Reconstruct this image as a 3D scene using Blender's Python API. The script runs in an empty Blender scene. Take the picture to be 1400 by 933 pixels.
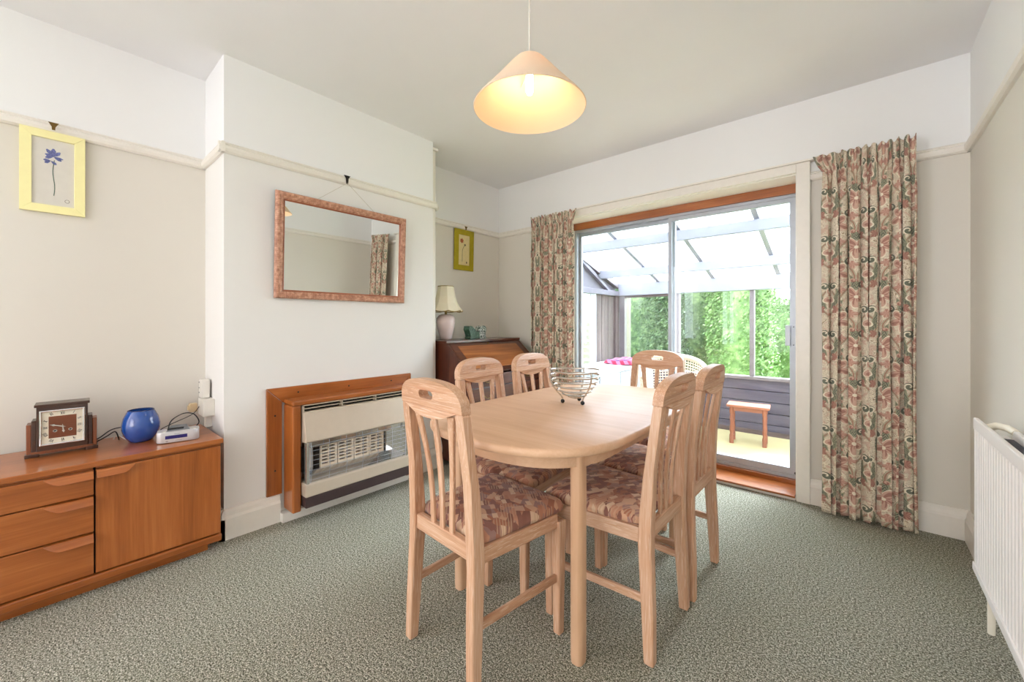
import bpy, bmesh, math, random
from mathutils import Vector, Matrix
from mathutils.geometry import tessellate_polygon
R = math.radians
PI = math.pi
sc = bpy.context.scene
C = sc.collection

# ------------------------------------------------------------------ camera, world, lights, exposure
W, D, CB, Y1, Y2, H = 3.206, 3.886, 0.354, 1.450, 2.769, 2.45     # right wall, door wall, chimney face, chimney start/end, ceiling
REAR = -2.60
ZR = 1.95                                                         # underside of the picture rail
cam_d = bpy.data.cameras.new('camera'); cam = bpy.data.objects.new('camera', cam_d); C.objects.link(cam)
cam.location = (2.7853, 0.8501, 1.0949); cam.rotation_euler = (PI / 2, 0, 0.7100)
cam_d.sensor_width = 36; cam_d.lens = 553.14 / 1400 * 36; cam_d.shift_y = -25.46 / 1400
cam_d.clip_start = 0.05
sc.camera = cam

world = bpy.data.worlds.new('sky'); sc.world = world; world.use_nodes = True
bg = world.node_tree.nodes['Background']
bg.inputs[0].default_value = (0.87, 0.945, 1.05, 1); bg.inputs[1].default_value = 8.5


# hazy sun standing over the garden, veiled by thin cloud
sun_d = bpy.data.lights.new('sun', 'SUN'); sun_d.energy = 17.0; sun_d.angle = R(24); sun_d.color = (0.89, 0.955, 1.05)
sun = bpy.data.objects.new('sun', sun_d); C.objects.link(sun); sun.rotation_euler = (-R(90 - 36), 0, R(-12))


def area(name, loc, rot, sx, sy, power, col):
    l = bpy.data.lights.new(name, 'AREA'); l.shape = 'RECTANGLE'; l.size = sx; l.size_y = sy
    l.energy = power; l.color = col
    o = bpy.data.objects.new(name, l); C.objects.link(o); o.location = loc; o.rotation_euler = rot
    return o


# unseen area lamps stand in for window daylight behind the camera
area('fill_lamp_left', (-0.12, -1.50, 1.35), (PI / 2, 0, -PI / 2), 1.8, 1.8, 92, (0.88, 0.955, 1.12))  # added fill lamp that lifts the right wall; its window is made up
area('rear_window_lamp', (2.20, REAR - 0.12, 1.35), (PI / 2, 0, PI), 1.8, 1.8, 62, (0.88, 0.955, 1.12))  # lamp added in the rear window opening, in place of the blocked sky

vs = sc.view_settings
vs.view_transform = 'Standard'; vs.look = 'None'; vs.gamma = 1; vs.use_curve_mapping = False
vs.exposure = 0.12
sc.cycles.use_denoising = True
sc.cycles.max_bounces = 10; sc.cycles.diffuse_bounces = 6; sc.cycles.transparent_max_bounces = 16


# ------------------------------------------------------------------ node helpers
def lin(r, g, b):
    f = lambda c: c / 12.92 if c <= 0.04045 else ((c + 0.055) / 1.055) ** 2.4
    return (f(r / 255), f(g / 255), f(b / 255), 1)


class S:
    """a scalar socket with arithmetic"""
    def __init__(s, nt, k): s.nt, s.k = nt, k
    def op(s, o, *a):
        n = s.nt.nodes.new('ShaderNodeMath'); n.operation = o
        for i, x in enumerate((s,) + a):
            if isinstance(x, S): s.nt.links.new(x.k, n.inputs[i])
            else: n.inputs[i].default_value = x
        return S(s.nt, n.outputs[0])
    def __add__(s, o): return s.op('ADD', o)
    __radd__ = __add__
    def __sub__(s, o): return s.op('SUBTRACT', o)
    def __rsub__(s, o): return (s * -1) + o
    def __mul__(s, o): return s.op('MULTIPLY', o)
    __rmul__ = __mul__
    def __truediv__(s, o): return s.op('DIVIDE', o)
    def lt(s, o): return s.op('LESS_THAN', o)
    def gt(s, o): return s.op('GREATER_THAN', o)
    def mx(s, o): return s.op('MAXIMUM', o)
    def mn(s, o): return s.op('MINIMUM', o)
    def fr(s): return s.op('FRACT')
    def fl(s): return s.op('FLOOR')
    def sin(s): return s.op('SINE')
    def cos(s): return s.op('COSINE')
    def abs(s): return s.op('ABSOLUTE')
    def sqrt(s): return s.op('SQRT')
    def atan2(s, o): return s.op('ARCTAN2', o)
    def mod(s, o): return s.op('FLOORED_MODULO', o)


class NT:
    def __init__(s, name):
        s.m = bpy.data.materials.new(name); s.m.use_nodes = True
        s.nt = s.m.node_tree; s.b = s.nt.nodes['Principled BSDF']; s.out = s.nt.nodes['Material Output']
    def node(s, t, **kw):
        n = s.nt.nodes.new(t)
        for k, v in kw.items(): setattr(n, k, v)
        return n
    def link(s, a, b): s.nt.links.new(a.k if isinstance(a, S) else a, b)
    def set(s, key, v):
        i = s.b.inputs[key]
        if isinstance(v, (S, bpy.types.NodeSocket)): s.link(v, i)
        else: i.default_value = v
    def coord(s, kind='Object', scale=(1, 1, 1), rot=(0, 0, 0)):
        t = s.node('ShaderNodeTexCoord'); m = s.node('ShaderNodeMapping')
        m.inputs['Scale'].default_value = scale; m.inputs['Rotation'].default_value = rot
        s.link(t.outputs[kind], m.inputs[0]); return m.outputs[0]
    def xyz(s, v):
        n = s.node('ShaderNodeSeparateXYZ'); s.link(v, n.inputs[0])
        return [S(s.nt, o) for o in n.outputs]
    def noise(s, v, scale, detail=3, rough=0.5, dist=0.0):
        n = s.node('ShaderNodeTexNoise'); s.link(v, n.inputs['Vector'])
        n.inputs['Scale'].default_value = scale; n.inputs['Detail'].default_value = detail
        n.inputs['Roughness'].default_value = rough; n.inputs['Distortion'].default_value = dist
        return S(s.nt, n.outputs[0])
    def ramp(s, f, stops, interp='LINEAR'):
        n = s.node('ShaderNodeValToRGB'); n.color_ramp.interpolation = interp
        s.link(f, n.inputs[0]); e = n.color_ramp.elements
        while len(e) < len(stops): e.new(0.5)
        for x, (p, c) in zip(e, stops): x.position = p; x.color = c if len(c) == 4 else (*c, 1)
        return n.outputs[0]
    def mix(s, f, a, b, mode='MIX'):
        n = s.node('ShaderNodeMix', data_type='RGBA', blend_type=mode)
        for x, i in ((f, 0), (a, 6), (b, 7)):
            if isinstance(x, (S, bpy.types.NodeSocket)): s.link(x, n.inputs[i])
            else: n.inputs[i].default_value = x if i == 0 else (x if len(x) == 4 else (*x, 1))
        return n.outputs[2]
    def bump(s, h, strength=0.3, dist=0.01):
        n = s.node('ShaderNodeBump'); n.inputs['Strength'].default_value = strength; n.inputs['Distance'].default_value = dist
        s.link(h, n.inputs['Height']); s.link(n.outputs[0], s.b.inputs['Normal'])


def plain(name, col, rough=0.5, metal=0.0, spec=0.5, var=0.04, coat=0.0, scale=30):
    t = NT(name); v = t.coord()
    n = t.noise(v, scale, 3)
    d = tuple(max(0, c * (1 - var)) for c in col[:3]); l = tuple(min(1, c * (1 + var)) for c in col[:3])
    t.set('Base Color', t.ramp(n, [(0.3, d), (0.7, l)]))
    t.set('Roughness', rough); t.set('Metallic', metal); t.set('Specular IOR Level', spec)
    if coat: t.set('Coat Weight', coat); t.set('Coat Roughness', 0.12)
    return t.m


def wood(name, dark, mid, light, axis='z', rough=0.4, fine=1.0, coat=0.0, pore=0.0, scale=1.0, bump=0.08):
    """grain runs along AXIS of the object's own frame"""
    t = NT(name); k = {'x': 0, 'y': 1, 'z': 2}[axis]
    sc1 = [9.0 * scale] * 3; sc1[k] = 0.9 * scale
    sc2 = [150.0 * scale] * 3; sc2[k] = 4.0 * scale
    n1 = t.noise(t.coord(scale=sc1), 1.0, 4, 0.55, 1.2)
    n2 = t.noise(t.coord(scale=sc2), 1.0, 3, 0.6)
    f = n1 * 0.65 + n2 * (0.35 * fine)
    col = t.ramp(f, [(0.30, dark), (0.5, mid), (0.68, light)])
    if pore:
        sc3 = [330.0 * scale] * 3; sc3[k] = 9.0 * scale
        n3 = t.noise(t.coord(scale=sc3), 1.0, 2, 0.6)
        w = t.ramp(n3, [(0.56, (0, 0, 0)), (0.66, (1, 1, 1))])
        sep = t.node('ShaderNodeRGBToBW'); t.link(w, sep.inputs[0])
        col = t.mix(S(t.nt, sep.outputs[0]) * pore, col, lin(236, 214, 190))
    t.set('Base Color', col); t.set('Roughness', rough)
    if coat: t.set('Coat Weight', coat); t.set('Coat Roughness', 0.15)
    t.bump(n2, bump, 0.002)
    return t.m


def glass(name, tint=(1, 1, 1, 1), ior=1.45, rough=0.0):
    """thin pane: see-through with a Fresnel reflection"""
    t = NT(name); nt = t.nt
    tr = t.node('ShaderNodeBsdfTransparent'); tr.inputs[0].default_value = tint
    gl = t.node('ShaderNodeBsdfGlossy'); gl.inputs['Roughness'].default_value = rough
    lw = t.node('ShaderNodeLayerWeight'); lw.inputs[0].default_value = 0.5; f0 = ((ior - 1) / (ior + 1)) ** 2
    fr = S(nt, lw.outputs['Facing']).op('POWER', 5.0) * (1 - f0) + f0
    mx = t.node('ShaderNodeMixShader')
    t.link(fr, mx.inputs[0]); t.link(tr.outputs[0], mx.inputs[1]); t.link(gl.outputs[0], mx.inputs[2])
    t.link(mx.outputs[0], t.out.inputs[0]); nt.nodes.remove(t.b)
    return t.m


M = {}


def make_materials():
    # painted walls: cream below the picture rail, white frieze above it
    def paint(name, low, high):
        t = NT(name); v = t.coord(); x, y, z = t.xyz(v)
        n = t.noise(v, 3.0, 4); f = z.gt(ZR + 0.02)
        a = t.mix(n, tuple(c * 0.985 for c in low[:3]) + (1,), low)
        t.set('Base Color', t.mix(f, a, high)); t.set('Roughness', 0.85); t.set('Specular IOR Level', 0.2)
        t.bump(t.noise(v, 260, 2), 0.06, 0.002)
        M[name] = t.m
    paint('wall_paint', lin(229, 223, 212), lin(243, 242, 240))
    paint('chimney_pale', lin(240, 237, 233), lin(246, 245, 245))  # a little paler than the other walls
    M['ceiling'] = plain('ceiling', lin(243, 242, 242), 0.9, spec=0.1, var=0.015, scale=2)
    M['gloss_white'] = plain('gloss_white', lin(240, 234, 224), 0.35, var=0.015)
    M['cream_gloss'] = plain('cream_gloss', lin(240, 232, 212), 0.3, var=0.02)
    M['radiator'] = plain('radiator', lin(242, 236, 230), 0.35, var=0.01)
    # carpet: speckled grey-green loop pile
    t = NT('carpet'); v = t.coord()
    a = t.noise(v, 240, 2, 0.6); b = t.noise(v, 120, 2, 0.6); c = t.noise(v, 1.6, 3)
    f = a * 0.62 + b * 0.38
    col = t.ramp(f, [(0.36, lin(66, 64, 52)), (0.5, lin(152, 149, 131)), (0.62, lin(234, 230, 214))])
    col = t.mix(t.ramp(c, [(0.35, (0, 0, 0)), (0.7, (1, 1, 1))]), col, t.mix(0.12, col, lin(120, 130, 90)))
    t.set('Base Color', col); t.set('Roughness', 1.0); t.set('Specular IOR Level', 0.05)
    t.bump(f, 0.9, 0.012); M['carpet'] = t.m
    # limed oak of the chairs, lighter oak veneer of the table
    for ax in 'xyz':
        M['oak_' + ax] = wood('limed_oak_' + ax, lin(172, 120, 88), lin(206, 160, 126), lin(226, 192, 164), ax, 0.45, pore=0.55)
        M['teak_' + ax] = wood('teak_' + ax, lin(134, 70, 24), lin(166, 92, 38), lin(188, 112, 54), ax, 0.3, coat=0.45)
        M['table_' + ax] = wood('table_oak_' + ax, lin(206, 161, 124), lin(218, 177, 142), lin(228, 191, 160), ax, 0.45, coat=0.06, fine=0.8)
        M['mahogany_' + ax] = wood('mahogany_' + ax, lin(52, 22, 14), lin(84, 38, 22), lin(110, 56, 32), ax, 0.3, coat=0.4)
        M['brown_' + ax] = wood('weathered_brown_' + ax, lin(70, 56, 56), lin(92, 76, 76), lin(112, 96, 94), ax, 0.6)
        M['stool_' + ax] = wood('stool_pine_' + ax, lin(130, 74, 56), lin(150, 92, 72), lin(166, 110, 90), ax, 0.4)
    M['burr'] = wood('burr_walnut', lin(96, 46, 20), lin(152, 86, 40), lin(190, 120, 64), 'y', 0.28, coat=0.5, scale=0.6)
    M['clock_dark'] = wood('clock_walnut_dark', lin(44, 22, 14), lin(66, 36, 22), lin(88, 50, 30), 'y', 0.35, coat=0.3)
    M['clock_mid'] = wood('clock_walnut', lin(88, 44, 20), lin(124, 66, 34), lin(146, 84, 46), 'z', 0.35, coat=0.3)
    M['clock_panel'] = wood('clock_dial_wood', lin(96, 50, 26), lin(118, 64, 36), lin(136, 78, 46), 'y', 0.4)
    # mirror frame, carved pinkish wood
    t = NT('mirror_frame'); v = t.coord(scale=(1, 1, 1)); x, y, z = t.xyz(v)
    n = t.noise(v, 60, 3)
    w = ((y + z) * 300).sin() * ((y - z) * 300).sin()
    col = t.ramp(n * 0.8 + w * 0.05 + 0.10, [(0.3, lin(158, 106, 84)), (0.5, lin(196, 142, 116)), (0.7, lin(224, 180, 154))])
    t.set('Base Color', col); t.set('Roughness', 0.42); t.bump(w, 0.22, 0.004); M['mirror_frame'] = t.m
    M['mirror_lip'] = wood('mirror_lip', lin(140, 78, 52), lin(172, 104, 74), lin(196, 130, 98), 'y', 0.35)
    t = NT('mirror_glass'); t.set('Base Color', (0.86, 0.88, 0.85, 1)); t.set('Metallic', 1.0); t.set('Roughness', 0.01); M['mirror'] = t.m
    M['gold'] = plain('gold_frame_lit', lin(255, 245, 180), 0.38, metal=0.15, var=0.02)  # bright window reflection put into the gold's colour
    M['gold_dim'] = plain('gold_frame_dim', lin(178, 160, 22), 0.42, metal=0.45, var=0.08)  # same gold, with its dark reflection put into the colour
    M['print_paper'] = plain('print_paper', lin(222, 216, 204), 0.25, var=0.02, coat=0.5)
    M['print_cream'] = plain('print_cream', lin(226, 208, 150), 0.4, var=0.05)
    M['ink_blue'] = plain('ink_blue', lin(104, 110, 160), 0.6, var=0.35, scale=200)
    M['ink_green'] = plain('ink_green', lin(96, 116, 100), 0.6, var=0.2, scale=200)
    M['ink_rust'] = plain('ink_rust', lin(170, 84, 40), 0.6, var=0.3, scale=200)
    M['ink_brown'] = plain('ink_brown', lin(92, 74, 50), 0.6)
    M['brass'] = plain('aged_brass', lin(120, 96, 52), 0.35, metal=0.9, var=0.2)
    M['iron'] = plain('dark_iron', lin(40, 36, 34), 0.5, metal=0.6)
    M['chain'] = plain('pale_chain', lin(206, 196, 182), 0.4, metal=0.3)
    M['black'] = plain('black_rubber', lin(18, 17, 18), 0.55)
    M['black_gap'] = plain('black_gap', lin(14, 13, 12), 0.9, spec=0.1)
    M['chrome'] = plain('chrome', lin(225, 226, 228), 0.12, metal=1.0, var=0.01)
    M['steel'] = plain('brushed_steel', lin(206, 200, 192), 0.25, metal=1.0, var=0.03)
    M['alu'] = plain('aluminium', lin(178, 182, 190), 0.42, metal=0.35, var=0.02)
    M['fire_enamel'] = plain('fire_enamel', lin(204, 188, 168), 0.38, metal=0.15, var=0.015)
    M['fire_base'] = plain('fire_base_brown', lin(66, 50, 50), 0.4, var=0.04)
    M['fire_brick'] = plain('radiant_ceramic', lin(232, 214, 192), 0.8, var=0.05)
    M['fire_back'] = plain('fire_back_dark', lin(84, 74, 68), 0.7, var=0.25)  # dark grey-brown of uneven tone
    M['blue_glaze'] = plain('blue_glaze', lin(28, 76, 156), 0.12, var=0.06, coat=0.8, scale=14)
    M['blue_inside'] = plain('blue_glaze_inside', lin(16, 44, 104), 0.25, var=0.06)
    M['silver_plastic'] = plain('silver_plastic', lin(206, 204, 206), 0.3, metal=0.35, var=0.01)
    M['grey_plastic'] = plain('grey_plastic', lin(112, 112, 116), 0.4)
    M['display'] = plain('display_violet', lin(46, 38, 108), 0.2, var=0.05)
    M['white_plastic'] = plain('white_plastic', lin(232, 226, 216), 0.4, var=0.015)
    M['beige_plastic'] = plain('beige_plastic', lin(216, 190, 150), 0.45, var=0.02)
    M['clock_dial'] = plain('clock_dial', lin(226, 218, 198), 0.35, var=0.03)
    M['dial_ink'] = plain('dial_ink', lin(28, 24, 22), 0.6)
    M['porcelain'] = plain('pinkish_porcelain', lin(228, 208, 204), 0.22, var=0.03, coat=0.4)
    t = NT('lamp_silk'); t.set('Base Color', lin(236, 226, 200)); t.set('Roughness', 0.8)
    t.set('Transmission Weight', 0.0); t.bump(t.noise(t.coord(), 300, 2), 0.1, 0.001); M['silk'] = t.m
    M['gold_trim'] = plain('gold_braid', lin(150, 126, 66), 0.6, var=0.15, scale=300)
    # green and white marbled glaze
    t = NT('marbled_green'); v = t.coord(); x, y, z = t.xyz(v); n = t.noise(v, 26, 4, 0.6, 3.0)
    white = t.mix(t.ramp(t.noise(v, 34, 2, 0.5, 4.0), [(0.46, (1, 1, 1)), (0.5, (0, 0, 0))]), lin(34, 66, 52), lin(222, 228, 222))
    g = t.ramp(n, [(0.3, lin(24, 48, 38)), (0.6, lin(72, 108, 86)), (0.75, lin(120, 146, 120))])
    t.set('Base Color', t.mix((y - 0.015).gt(0.0), g, white)); t.set('Roughness', 0.2); t.set('Coat Weight', 0.5); M['marble'] = t.m
    # pendant shade: fabric that lets the bulb's light through
    t = NT('shade_fabric'); nt = t.nt
    df = t.node('ShaderNodeBsdfDiffuse'); df.inputs[0].default_value = lin(248, 230, 204)
    tl = t.node('ShaderNodeBsdfTranslucent'); tl.inputs[0].default_value = lin(250, 222, 196)
    mx = t.node('ShaderNodeMixShader'); mx.inputs[0].default_value = 0.2
    t.link(df.outputs[0], mx.inputs[1]); t.link(tl.outputs[0], mx.inputs[2]); t.link(mx.outputs[0], t.out.inputs[0]); nt.nodes.remove(t.b)
    M['shade'] = t.m
    t = NT('lit_bulb'); t.set('Base Color', (1, 0.9, 0.7, 1)); t.set('Emission Color', (1.0, 0.74, 0.40, 1)); t.set('Emission Strength', 52.0); M['bulb'] = t.m
    # seat fabric: angular patchwork print
    t = NT('seat_fabric'); v = t.coord(scale=(1, 1, 1))
    nz = t.node('ShaderNodeTexNoise'); t.link(v, nz.inputs['Vector']); nz.inputs['Scale'].default_value = 9
    vm = t.node('ShaderNodeVectorMath', operation='MULTIPLY_ADD'); t.link(nz.outputs['Color'], vm.inputs[0])
    vm.inputs[1].default_value = (0.02, 0.02, 0.02); t.link(v, vm.inputs[2])
    def voro(scale, metric, rot):
        mp = t.node('ShaderNodeMapping'); t.link(vm.outputs[0], mp.inputs[0]); mp.inputs['Rotation'].default_value = (0, 0, rot)
        mp.inputs['Scale'].default_value = (1, 1.7, 1)
        n = t.node('ShaderNodeTexVoronoi', feature='F1', distance=metric); t.link(mp.outputs[0], n.inputs['Vector'])
        n.inputs['Scale'].default_value = scale; sp = t.node('ShaderNodeSeparateColor'); t.link(n.outputs['Color'], sp.inputs[0])
        return [S(t.nt, o) for o in sp.outputs]
    pal = [(0.0, lin(172, 112, 86)), (0.2, lin(196, 142, 114)), (0.4, lin(146, 100, 90)), (0.55, lin(214, 170, 138)), (0.7, lin(160, 126, 118)), (0.85, lin(130, 86, 74))]
    r1, g1, b1 = voro(21, 'MANHATTAN', 0.5)
    def cells(ang, sx, sy):
        mp = t.node('ShaderNodeMapping'); t.link(vm.outputs[0], mp.inputs[0]); mp.inputs['Rotation'].default_value = (0, 0, ang)
        a, b, _ = t.xyz(mp.outputs[0]); fa, fb = (a * sx).fl(), (b * sy).fl()
        cb_ = t.node('ShaderNodeCombineXYZ'); t.link(fa, cb_.inputs[0]); t.link(fb, cb_.inputs[1])
        wn_ = t.node('ShaderNodeTexWhiteNoise'); t.link(cb_.outputs[0], wn_.inputs['Vector'])
        sp = t.node('ShaderNodeSeparateColor'); t.link(wn_.outputs['Color'], sp.inputs[0])
        return [S(t.nt, o) for o in sp.outputs]
    r2, g2, b2 = cells(0.55, 34, 62); r3, g3, b3 = cells(-0.5, 48, 26)
    c1 = t.ramp(r1, pal, 'CONSTANT'); c2 = t.ramp(r2, [(0.0, lin(226, 196, 164)), (0.3, lin(134, 90, 78)), (0.6, lin(186, 128, 100)), (0.8, lin(206, 166, 140))], 'CONSTANT')
    x, y, z = t.xyz(v)
    stripe = ((x * 0.8 + y) * 520).sin().gt(0.1) * g1.gt(0.62)
    col = t.mix(g3.gt(0.72), c1, t.ramp(r3, pal, 'CONSTANT')); col = t.mix(g2.gt(0.70), col, c2); col = t.mix(stripe * 0.6, col, lin(208, 172, 140))
    t.set('Base Color', t.mix(0.15, col, lin(170, 122, 102))); t.set('Roughness', 0.9); t.set('Specular IOR Level', 0.15); t.set('Sheen Weight', 0.15)
    t.bump(t.noise(v, 420, 2), 0.25, 0.002); M['seat'] = t.m
    make_curtain_fabric()
    # conservatory and garden
    M['pane'] = glass('clear_glass', (0.97, 0.99, 0.98, 1), 1.28)
    M['mist_pane'] = glass('window_glass', (0.95, 0.97, 0.95, 1), 1.3)
    t = NT('roof_sheet'); nt = t.nt
    tr = t.node('ShaderNodeBsdfTransparent'); tr.inputs[0].default_value = (0.92, 0.94, 0.97, 1)
    tl = t.node('ShaderNodeBsdfTranslucent'); tl.inputs[0].default_value = (0.9, 0.92, 0.95, 1)
    mx = t.node('ShaderNodeMixShader'); mx.inputs[0].default_value = 0.4
    t.link(tr.outputs[0], mx.inputs[1]); t.link(tl.outputs[0], mx.inputs[2]); t.link(mx.outputs[0], t.out.inputs[0]); nt.nodes.remove(t.b)
    M['roof_sheet'] = t.m
    M['roof_timber'] = plain('roof_timber', lin(142, 142, 153), 0.5, var=0.02)
    M['white_timber'] = plain('white_timber', lin(196, 202, 210), 0.5, var=0.02)
    M['grey_timber'] = plain('grey_lilac_timber', lin(112, 106, 116), 0.6, var=0.06)
    M['mullion'] = plain('mullion_paint', lin(112, 103, 106), 0.5, var=0.05)
    M['vinyl'] = plain('vinyl_floor', lin(186, 172, 128), 0.45, var=0.05, scale=6)
    M['slate'] = wood('slate_blue_board', lin(62, 58, 74), lin(82, 76, 92), lin(102, 96, 110), 'x', 0.5)
    M['wicker'] = plain('wicker', lin(222, 200, 180), 0.6, var=0.12, scale=120)
    M['lilac'] = plain('grey_lilac_cloth', lin(120, 116, 134), 0.8, var=0.05)
    t = NT('check_cloth'); v = t.coord(); x, y, z = t.xyz(v)
    a = (y * 60).sin().gt(0.0); b = ((x + z) * 60).sin().gt(0.0)
    t.set('Base Color', t.mix(a, t.mix(b, lin(150, 22, 60), lin(180, 96, 124)), t.mix(b, lin(164, 50, 90), lin(74, 50, 96)))); t.set('Roughness', 0.9); M['check'] = t.m
    for nm, d, m_, l in (('leaf_dark', (36, 56, 38), (76, 100, 66), (130, 152, 106)), ('leaf_olive', (60, 78, 50), (104, 126, 80), (156, 174, 122)), ('leaf_bright', (78, 108, 60), (118, 150, 90), (168, 192, 132))):
        t = NT(nm); v = t.coord(); n = t.noise(v, 7, 4, 0.7)
        t.set('Base Color', t.ramp(n, [(0.3, lin(*d)), (0.5, lin(*m_)), (0.7, lin(*l))])); t.set('Roughness', 0.5); M[nm] = t.m
    M['bark'] = plain('bark', lin(60, 50, 40), 0.9, var=0.2)
    M['lawn'] = plain('lawn', lin(110, 140, 70), 0.95, var=0.3, scale=20)
    M['fence'] = plain('pale_fence', lin(136, 130, 124), 0.7, var=0.08)
    M['brick_render'] = plain('outer_render', lin(206, 198, 188), 0.9, var=0.05)


def make_curtain_fabric():
    """flat floral print: blossoms, scrolls and curling leaves on cream, in the cloth's own UV (metres)"""
    t = NT('curtain_fabric'); tc = t.node('ShaderNodeTexCoord')
    nz = t.node('ShaderNodeTexNoise'); t.link(tc.outputs['UV'], nz.inputs['Vector']); nz.inputs['Scale'].default_value = 16; nz.inputs['Detail'].default_value = 2
    vm = t.node('ShaderNodeVectorMath', operation='MULTIPLY_ADD'); t.link(nz.outputs['Color'], vm.inputs[0])
    vm.inputs[1].default_value = (0.012, 0.012, 0); t.link(tc.outputs['UV'], vm.inputs[2])
    u, v, _ = t.xyz(vm.outputs[0])
    TW, TH = 0.150, 0.27
    cream, rose, rose_l, rose_d = lin(240, 230, 208), lin(182, 128, 114), lin(206, 164, 146), lin(146, 90, 82)
    green, green_d, green_l = lin(112, 122, 100), lin(70, 84, 76), lin(152, 154, 126)
    # organic scrolling line work over the cream ground
    n1 = t.noise(tc.outputs['UV'], 24, 1, 0.4, 1.5); n2 = t.noise(tc.outputs['UV'], 55, 1, 0.4, 1.0)
    ln = ((n1 * 13).fr() - 0.5).abs(); ln2 = ((n2 * 9).fr() - 0.5).abs()
    col = t.mix(ln2.lt(0.10) * 0.7, cream, lin(168, 142, 116))
    col = t.mix(ln.lt(0.09), col, lin(150, 124, 98))
    col = t.mix(n1.gt(0.60) * 0.6, col, rose_l)
    def tile(du, dv):
        uu = u + du; colm = (uu / TW).fl(); off = colm.mod(2.0) * 0.5
        lx = ((uu / TW).fr() - 0.5) * TW; ly = (((v + dv) / TH + off).fr() - 0.5) * TH
        return lx, ly, lx.abs()
    def disc(ax, ly, cx, cy, sx=1.0):
        dx, dy = (ax - cx) * sx, ly - cy
        return (dx * dx + dy * dy).sqrt(), dy.atan2(dx)
    lx, ly, ax = tile(0.0, 0.0)
    # rising stems in an ogee
    st = (ax - 0.040 - (ly * (2 * PI / TH)).cos() * 0.034).abs()
    col = t.mix(st.lt(0.0035), col, lin(158, 118, 98))
    col = t.mix((st - 0.006).abs().lt(0.0012), col, green_l)
    # long curling leaves with veins and pale outline
    for ph, cx, amp_, wd in ((0.6, 0.050, 0.024, 0.015), (2.7, 0.026, 0.018, 0.011)):
        lf = (ax - cx - (ly * (2 * PI / TH) + ph).sin() * amp_).abs()
        lw = ((ly * (2 * PI / TH) - ph * 0.8).cos() * wd * 1.25 - wd * 0.25).mx(0.0)
        vein = ((lf * 2.2 + ly) * 390).sin().gt(0.35)
        col = t.mix(lf.lt(lw), col, t.mix(vein, green_d, green_l)); col = t.mix((lf - lw).abs().lt(0.0016) * lw.gt(0.002), col, green_l)
    # lily-like blossom: five petals with streaks, pale edges
    r, th = disc(ax, ly, 0.0, 0.028, 1.05)
    pet = ((th * 2.5 + 0.8).cos().abs() * 0.62 + 0.38) * 0.060
    ray = ((th * 9 + r * 60).sin()).gt(0.35)
    col = t.mix(r.lt(pet * 1.12), col, cream)
    col = t.mix(r.lt(pet), col, t.mix(r.gt(pet * 0.84), t.mix(ray, t.mix(0.45, rose_d, rose), rose_l), rose_l)); col = t.mix(r.lt(0.009), col, cream)
    r2, th2 = disc(ax, ly, 0.016, -0.066)
    col = t.mix(r2.lt((th2 * 2).cos().abs() * 0.010 + 0.012), col, t.mix((th2 * 7).sin().gt(0.2), rose, rose_l))
    r4, th4 = disc(ax, ly, 0.066, -0.040)
    col = t.mix(r4.lt((th4 * 1.5).cos().abs() * 0.012 + 0.010), col, t.mix((th4 * 9).sin().gt(0), rose_d, rose))
    # scroll: a dark curl with a pale spiral
    r3, th3 = disc(ax, ly, 0.052, 0.092)
    curl = (th3 + r3 * 300).sin().gt(-0.55)
    col = t.mix(r3.lt(0.019), col, t.mix(curl, cream, t.mix(0.25, green_d, green)))
    r5, th5 = disc(ax, ly, 0.012, 0.118)
    col = t.mix(r5.lt(0.011), col, t.mix((th5 + r5 * 420).sin().gt(0.0), rose_l, rose_d))
    col = t.mix(0.18, col, lin(196, 180, 158))
    t.set('Base Color', col); t.set('Roughness', 0.9); t.set('Specular IOR Level', 0.1); t.set('Sheen Weight', 0.1)
    M['curtain'] = t.m


make_materials()


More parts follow.
